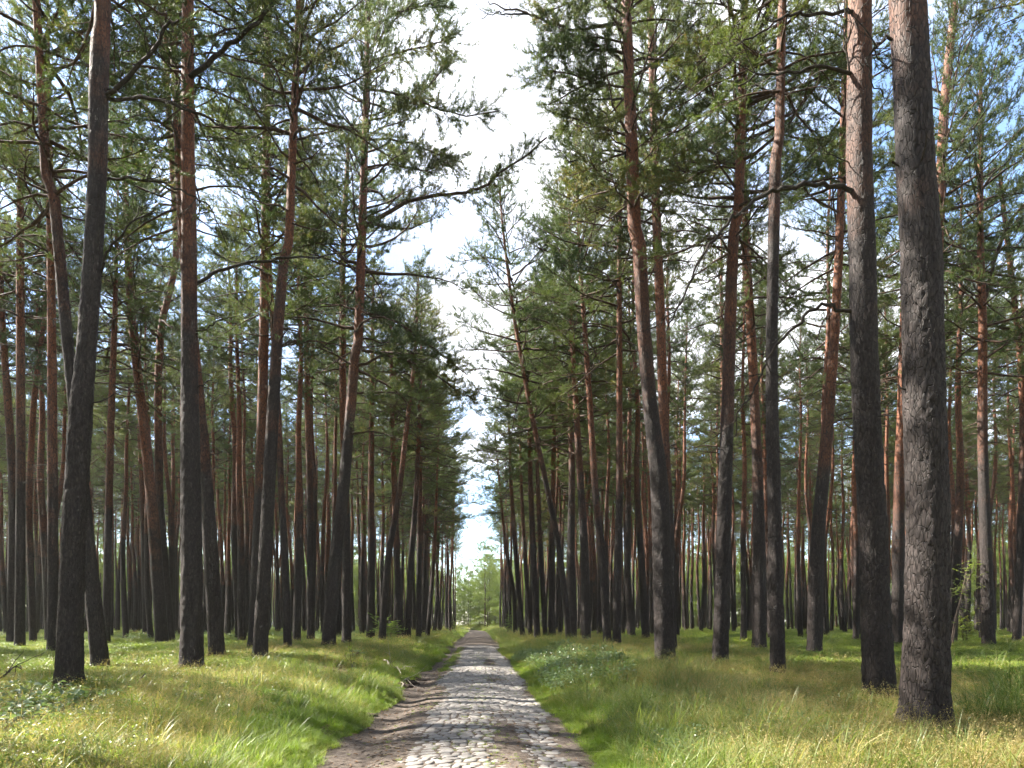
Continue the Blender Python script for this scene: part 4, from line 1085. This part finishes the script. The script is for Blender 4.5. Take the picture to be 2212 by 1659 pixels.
# broadleaf saplings
def sapling(name, base, h, rad, nleaf, size, label, stems=3, low=0.15, matl=None, up=0.35):
    e = empty(name, base); tag(e, label, 'shrub' if 'shrub' in name else 'tree'); m = MB(); lf = MB()
    tips = []
    for k in range(stems):
        a = r.uniform(0, 6.283); c = curve_pts((0, 0, -0.1), (0.25 * math.cos(a), 0.25 * math.sin(a), 1), h * r.uniform(0.75, 1.0), 8, r, 0.07, 0.03)
        m.tube(c, np.linspace(0.008 + 0.006 * h, 0.004, 9), 5, 0)
        for q in range(int(13 + 3 * h)):
            u = r.uniform(low, 1.0) * 8; k0 = min(int(u), 7); az = r.uniform(0, 6.283)
            ln = rad * r.uniform(0.5, 1.15) * (1.1 - 0.6 * u / 8)
            b = curve_pts(c[k0] + (c[k0 + 1] - c[k0]) * (u - k0), (math.cos(az), math.sin(az), up + r.normal(0, 0.25)), ln, 5, r, 0.15, -0.04)
            m.tube(b, np.linspace(0.006, 0.002, 6), 3, 0); tips.append(b)
    per = max(1, nleaf // len(tips))
    for b in tips:
        for q in range(per):
            u = r.uniform(0.6, 5); k0 = min(int(u), 4); p = b[k0] + (b[k0 + 1] - b[k0]) * (u - k0); bd = unit(b[k0 + 1] - b[k0])
            lat = unit(np.cross(bd, [0, 0, 1.0])) * (1 if q % 2 else -1)
            d = unit(bd * 0.6 + lat + r.normal(0, 0.2, 3)); s = unit(np.cross(d, np.array([0, 0, 1.0]) + r.normal(0, 0.3, 3))); L = size * r.uniform(0.7, 1.2); n_ = np.cross(s, d)
            lf.add(np.array([p, p + d * L * 0.45 + s * L * 0.28 + n_ * L * 0.05, p + d * L, p + d * L * 0.45 - s * L * 0.28 + n_ * L * 0.05]), np.array([[0, 1, 2, 3]]))
    obj('trunk', m.mesh('trunk', [M_brown]), e); obj('crown', lf.mesh('crown', [matl or M_bleaf]), e)
    return e
d_, b_ = px_ground(834, 1386); sapling('broadleaf_shrub', b_ + np.array([0.1, 0.35, 0]), 1.7, 1.1, 2600, 0.12, 'dark green broadleaf shrub standing right behind a thin leaning pine', 4, 0.2)
d_, b_ = px_ground(1095, 1372); sapling('young_broadleaf_tree', b_, 2.6, 0.9, 1100, 0.11, 'small bushy green sapling at the verge far along the road', 3, 0.1)
d_, b_ = px_ground(2085, 1392); sapling('young_broadleaf_tree', b_, 1.75, 0.85, 1700, 0.095, 'bushy yellow green sapling in the bilberries beside the forked pine', 4, 0.25, M_bil)
d_, b_ = px_ground(2030, 1402); sapling('young_broadleaf_tree', b_ + np.array([0.5, 0, 0]), 5.2, 1.3, 1100, 0.085, 'thin airy sapling with scattered small leaves behind the massive furrowed pine', 2, 0.25, M_bil, 0.2)
d_, b_ = px_ground(1000, 1372); sapling('broadleaf_shrub', b_ + np.array([-1.2, 3, 0]), 2.4, 1.2, 700, 0.11, 'green shrub at the verge far along the road, muddy rut side', 4, 0.1)
d_, b_ = px_ground(762, 1432); sapling('broadleaf_shrub', b_ , 0.75, 0.4, 150, 0.085, 'low arching raspberry shoot in the grass before the verge pine', 2, 0.3, M_bramble)

# fallen wood
def stick(name, p0, p1, rad, label, forks=0, matl=None, wob=0.06, cat='branch'):
    p0, p1 = np.array(p0), np.array(p1); e = empty(name, p0); tag(e, label, cat)
    n = 9; t = np.linspace(0, 1, n)[:, None]; c = (p1 - p0) * t + np.concatenate([np.zeros((1, 3)), r.normal(0, wob * np.linalg.norm(p1 - p0) * 0.4, (n - 2, 3)), np.zeros((1, 3))])
    for _ in range(1): c[1:-1] = (c[:-2] + 2 * c[1:-1] + c[2:]) / 4
    m = MB(); m.tube(c, np.linspace(rad, rad * 0.45, n), 7, 0); obj('limb', m.mesh('limb', [matl or M_dead]), e)
    for q in range(forks):
        k = int(r.integers(2, n - 2)); m = MB(); f = curve_pts(c[k], unit(c[k + 1] - c[k]) + r.normal(0, 0.7, 3) * [1, 1, 0.7] + [0, 0, 0.25], np.linalg.norm(p1 - p0) * r.uniform(0.25, 0.5), 5, r, 0.25)
        m.tube(f, np.linspace(rad * 0.5, rad * 0.15, 6), 5, 0)
        f2 = curve_pts(f[3], unit(f[4] - f[3]) + r.normal(0, 0.6, 3), 0.2, 3, r, 0.25); m.tube(f2, np.linspace(rad * 0.25, rad * 0.1, 4), 4, 0)
        obj('twig', m.mesh('twig', [matl or M_dead]), e)
stick('fallen_branch', gp(829, 1436, 0.16), gp(866, 1462, 0.10), 0.022, 'bleached forked dead branch lying on the grassy verge above the muddy rut', 5, M_grey, 0.1)
stick('fallen_branch', gp(283, 1492, 0.0), gp(283, 1492, 0.0) + np.array([0.20, 0.1, 0.30]), 0.022, 'short dark stick poking up out of the grass behind the bramble patch', 0, None, 0.03)
stick('fallen_branch', gp(-12, 1498, 0.12), gp(44, 1480, 0.40), 0.02, 'twisted dark dead branch beside the bramble patch', 5, None, 0.12)
stick('fallen_branch', gp(853, 1489, 0.05), gp(886, 1476, 0.10), 0.018, 'grey broken root sticking out of the torn turf edge', 3, M_grey, 0.1)
stick('fallen_branch', gp(720, 1460, 0.14), gp(800, 1440, 0.12), 0.012, 'thin dark twig lying in the verge grass beside the bleached branch', 3, None, 0.1)
# torn turf lumps along the rut
def clod(base, sx, sy, sz, label):
    m = MB(); nu, nv = 18, 9
    U, V = np.meshgrid(np.linspace(0, 2 * math.pi, nu, endpoint=False), np.linspace(-0.5, math.pi / 2, nv))
    q = 1 + 0.28 * vnoise(U * 2.1 + base[0] * 9, V * 3, 3) + 0.18 * vnoise(U * 5, V * 6 + base[1], 4)
    v = np.stack([np.cos(U) * np.cos(V) * sx * q, np.sin(U) * np.cos(V) * sy * q, np.sin(V) * sz * q], -1).reshape(-1, 3)
    i = np.arange(nv - 1)[:, None] * nu; j = np.arange(nu)[None]; k = (j + 1) % nu
    m.add(v, np.stack([i + j, i + k, i + nu + k, i + nu + j], -1).reshape(-1, 4))
    e = empty('turf_clod', base); tag(e, label, 'clod', 'torn turf lumps by the rut'); obj('earth', m.mesh('earth', [M_clod]), e)
    m = MB()
    for _ in range(16):
        a = r.uniform(0, 6.283); c = curve_pts((math.cos(a) * sx * 0.6, math.sin(a) * sy * 0.6, sz * 0.4), (math.cos(a), math.sin(a), r.uniform(-0.4, 0.6)), r.uniform(0.08, 0.25), 4, r, 0.3, -0.1)
        m.tube(c, np.linspace(0.004, 0.0015, 5), 3, 0)
    obj('rootlet', m.mesh('rootlet', [M_dead]), e)
M_clod = simple('humus', (0.018, 0.013, 0.010), (0.06, 0.042, 0.03), 14, 0.95, 0.9, 0.05)
for (x, y, a, b_, c_) in ((868, 1487, 0.26, 0.2, 0.13), (885, 1481, 0.24, 0.22, 0.15), (902, 1473, 0.2, 0.2, 0.12), (846, 1450, 0.3, 0.16, 0.12), (790, 1546, 0.2, 0.12, 0.05)):
    clod(gp(x, y, 0.0), a, b_, c_, 'dark lump of torn turf with rootlets at the edge of the muddy rut')
# tussocks of tall grass
for (x, y, s) in ((2196, 1532, 1.3), (2165, 1548, 1.1), (2215, 1510, 1.3), (2125, 1562, 0.9), (2205, 1575, 1.1)):
    b_ = gp(x, y); e = empty('grass_tussock', b_); tag(e, 'tall dark green grass tussock beside the massive furrowed pine', 'grass', 'tussocks beside the massive pine')
    o = obj('blade_clump', blade_tuft(int(x), 230, 0.30, 0.85, 0.009, 0.24, 1.05, M_tuss, 0.0, 5), e); o.scale = (s, s, s)
# moss cushions at the foot of pines
def moss(base, sx, sy, sz, label):
    m = MB(); n = 2600; a = r.uniform(0, 6.283, n); q = np.sqrt(r.random(n))
    x, y = q * np.cos(a) * sx, q * np.sin(a) * sy; z = sz * (1 - q ** 2) * (1 + 0.3 * vnoise(x * 7, y * 7, 6))
    P = np.stack([x, y, z], -1); D = r.normal(0, 0.5, (n, 3)) + [0, 0, 1]; D /= np.linalg.norm(D, axis=1, keepdims=True)
    S = np.cross(D, r.normal(0, 1, (n, 3))); S /= np.linalg.norm(S, axis=1, keepdims=True)
    m.add(np.stack([P - S * 0.009, P + S * 0.009, P + D * 0.03], 1).reshape(-1, 3), np.arange(3 * n).reshape(-1, 3))
    nu, nv = 20, 7; U, V = np.meshgrid(np.linspace(0, 2 * math.pi, nu, endpoint=False), np.linspace(1.05, 0.01, nv))
    vx, vy = V * np.cos(U) * sx, V * np.sin(U) * sy; vz = sz * (1 - V ** 2) * (1 + 0.3 * vnoise(vx * 7, vy * 7, 6)) - 0.004
    i = np.arange(nv - 1)[:, None] * nu; j = np.arange(nu)[None]; k = (j + 1) % nu
    m.add(np.stack([vx, vy, vz], -1).reshape(-1, 3), np.stack([i + j, i + k, i + nu + k, i + nu + j], -1).reshape(-1, 4))
    o = obj('moss_cushion', m.mesh('moss_cushion', [M_moss])); o.location = base; tag(o, label, 'moss')
for (x, y, a_, b_, c_, lab) in MOSS: moss(gp(x, y, -0.02), a_, b_, c_, lab)
# raspberry patches, dead needles, litter on the road
kit_rasp = [leaf_tuft(160 + k, 60, 0.42, 0.24, 0.075, M_bramble, 7) for k in range(3)]
y = r.uniform(13.5, 27, 330); x = road_x(y) + 1.9 + r.uniform(0, 1, 330) ** 1.3 * 2.0 + 0.35 * vnoise(y * 0.5, 2, 71)
y2 = r.uniform(34, 52, 240); x2 = -7.5 - r.random(240) * 16
y3 = r.uniform(7.0, 9.4, 60); x3 = road_x(y3) + 2.0 + r.random(60) * 2.6
q = vnoise(x2 * 0.3, y2 * 0.3, 72) > 0.0; x = np.concatenate([x, x2[q], x3]); y = np.concatenate([y, y2[q], y3]); n = len(x)
s = r.uniform(0.7, 1.2, n); s[-60:] *= 0.55
o = scatter('raspberry_patch', np.stack([x, y, ground_z(x, y)], -1), np.stack([r.normal(0, 0.1, n), r.normal(0, 0.1, n), r.uniform(0, 6.28, n)], -1), np.stack([s, s, s], -1), r.integers(0, 3, n), kit_rasp)
tag(o, 'leafy raspberry undergrowth along the bilberry side verge and between far trunks', 'undergrowth', None, 'stuff')
kit_dead = [blade_tuft(260 + k, 60, 0.03, 0.10, 0.004, 0.14, 2.4, M_litter_n) for k in range(2)]
pts = []
for (cx, cy, sx, sy, k) in ((190, 1492, 30, 10, 26), (235, 1500, 26, 7, 24), (300, 1503, 20, 6, 16), (80, 1515, 30, 8, 14), (1900, 1530, 60, 14, 30), (1690, 1478, 30, 8, 18)):
    for _ in range(k): pts.append(gp(cx + r.normal(0, sx * 0.6), cy + r.normal(0, sy * 0.6), 0.05))
n = len(pts); s = r.uniform(0.8, 1.4, n)
o = scatter('dead_needle_litter', pts, np.stack([np.zeros(n), np.zeros(n), r.uniform(0, 6.28, n)], -1), np.stack([s, s, s], -1), r.integers(0, 2, n), kit_dead)
tag(o, 'rusty brown dead needles lying around the feet of pines', 'litter', None, 'stuff')
def chip(seed):
    q = np.random.default_rng(seed); m = MB(); L = q.uniform(0.02, 0.06); w = q.uniform(0.004, 0.014)
    m.tube(np.array([[-L / 2, 0, 0.004], [0, q.normal(0, 0.006), 0.007], [L / 2, 0, 0.004]]), [w * 0.3, w * 0.5, w * 0.25], 5, 0); return m.mesh('chip', [M_litter_c if seed % 2 else M_dead])
M_litter_c = simple('litter_chips', (0.12, 0.075, 0.045), (0.28, 0.19, 0.12), 30, 0.9, 0.3)
kit_chip = [chip(k) for k in range(6)]
n = 2600; y = 6.4 + 20 * r.random(n) ** 1.6; dd = np.where(r.random(n) < 0.6, r.uniform(-1.85, -0.7, n), r.normal(0.7, 0.5, n)); x = road_x(y) + dd
s = r.uniform(0.5, 1.5, n)
o = scatter('road_litter', np.stack([x, y, road_z(x, y) + 0.002], -1), np.stack([np.zeros(n), np.zeros(n), r.uniform(0, 6.28, n)], -1), np.stack([s, s, s], -1), r.integers(0, 6, n), kit_chip)
tag(o, 'small brown twigs and bark crumbs scattered on the road', 'litter', None, 'stuff')


# ------------------------------------------------------------------ forest air
m, n, l = mat('forest_air')
pv = N(n, 'ShaderNodeVolumePrincipled', {'Density': 0.00028, 'Anisotropy': 0.3}); pv.inputs['Color'].default_value = (0.95, 0.97, 0.92, 1)
o_ = N(n, 'ShaderNodeOutputMaterial'); l.new(pv.outputs[0], o_.inputs['Volume'])
X0, X1, Y0, Y1, Z0, Z1 = -262, 262, -85, 335, -1.6, 31.0
mb = MB(); mb.add(np.array([(X0, Y0, Z0), (X1, Y0, Z0), (X1, Y1, Z0), (X0, Y1, Z0), (X0, Y0, Z1), (X1, Y0, Z1), (X1, Y1, Z1), (X0, Y1, Z1)]),
                  np.array([(0, 3, 2, 1), (4, 5, 6, 7), (0, 1, 5, 4), (1, 2, 6, 5), (2, 3, 7, 6), (3, 0, 4, 7)]))
hz = obj('haze', mb.mesh('haze', [m], False)); tag(hz, kind='stuff')
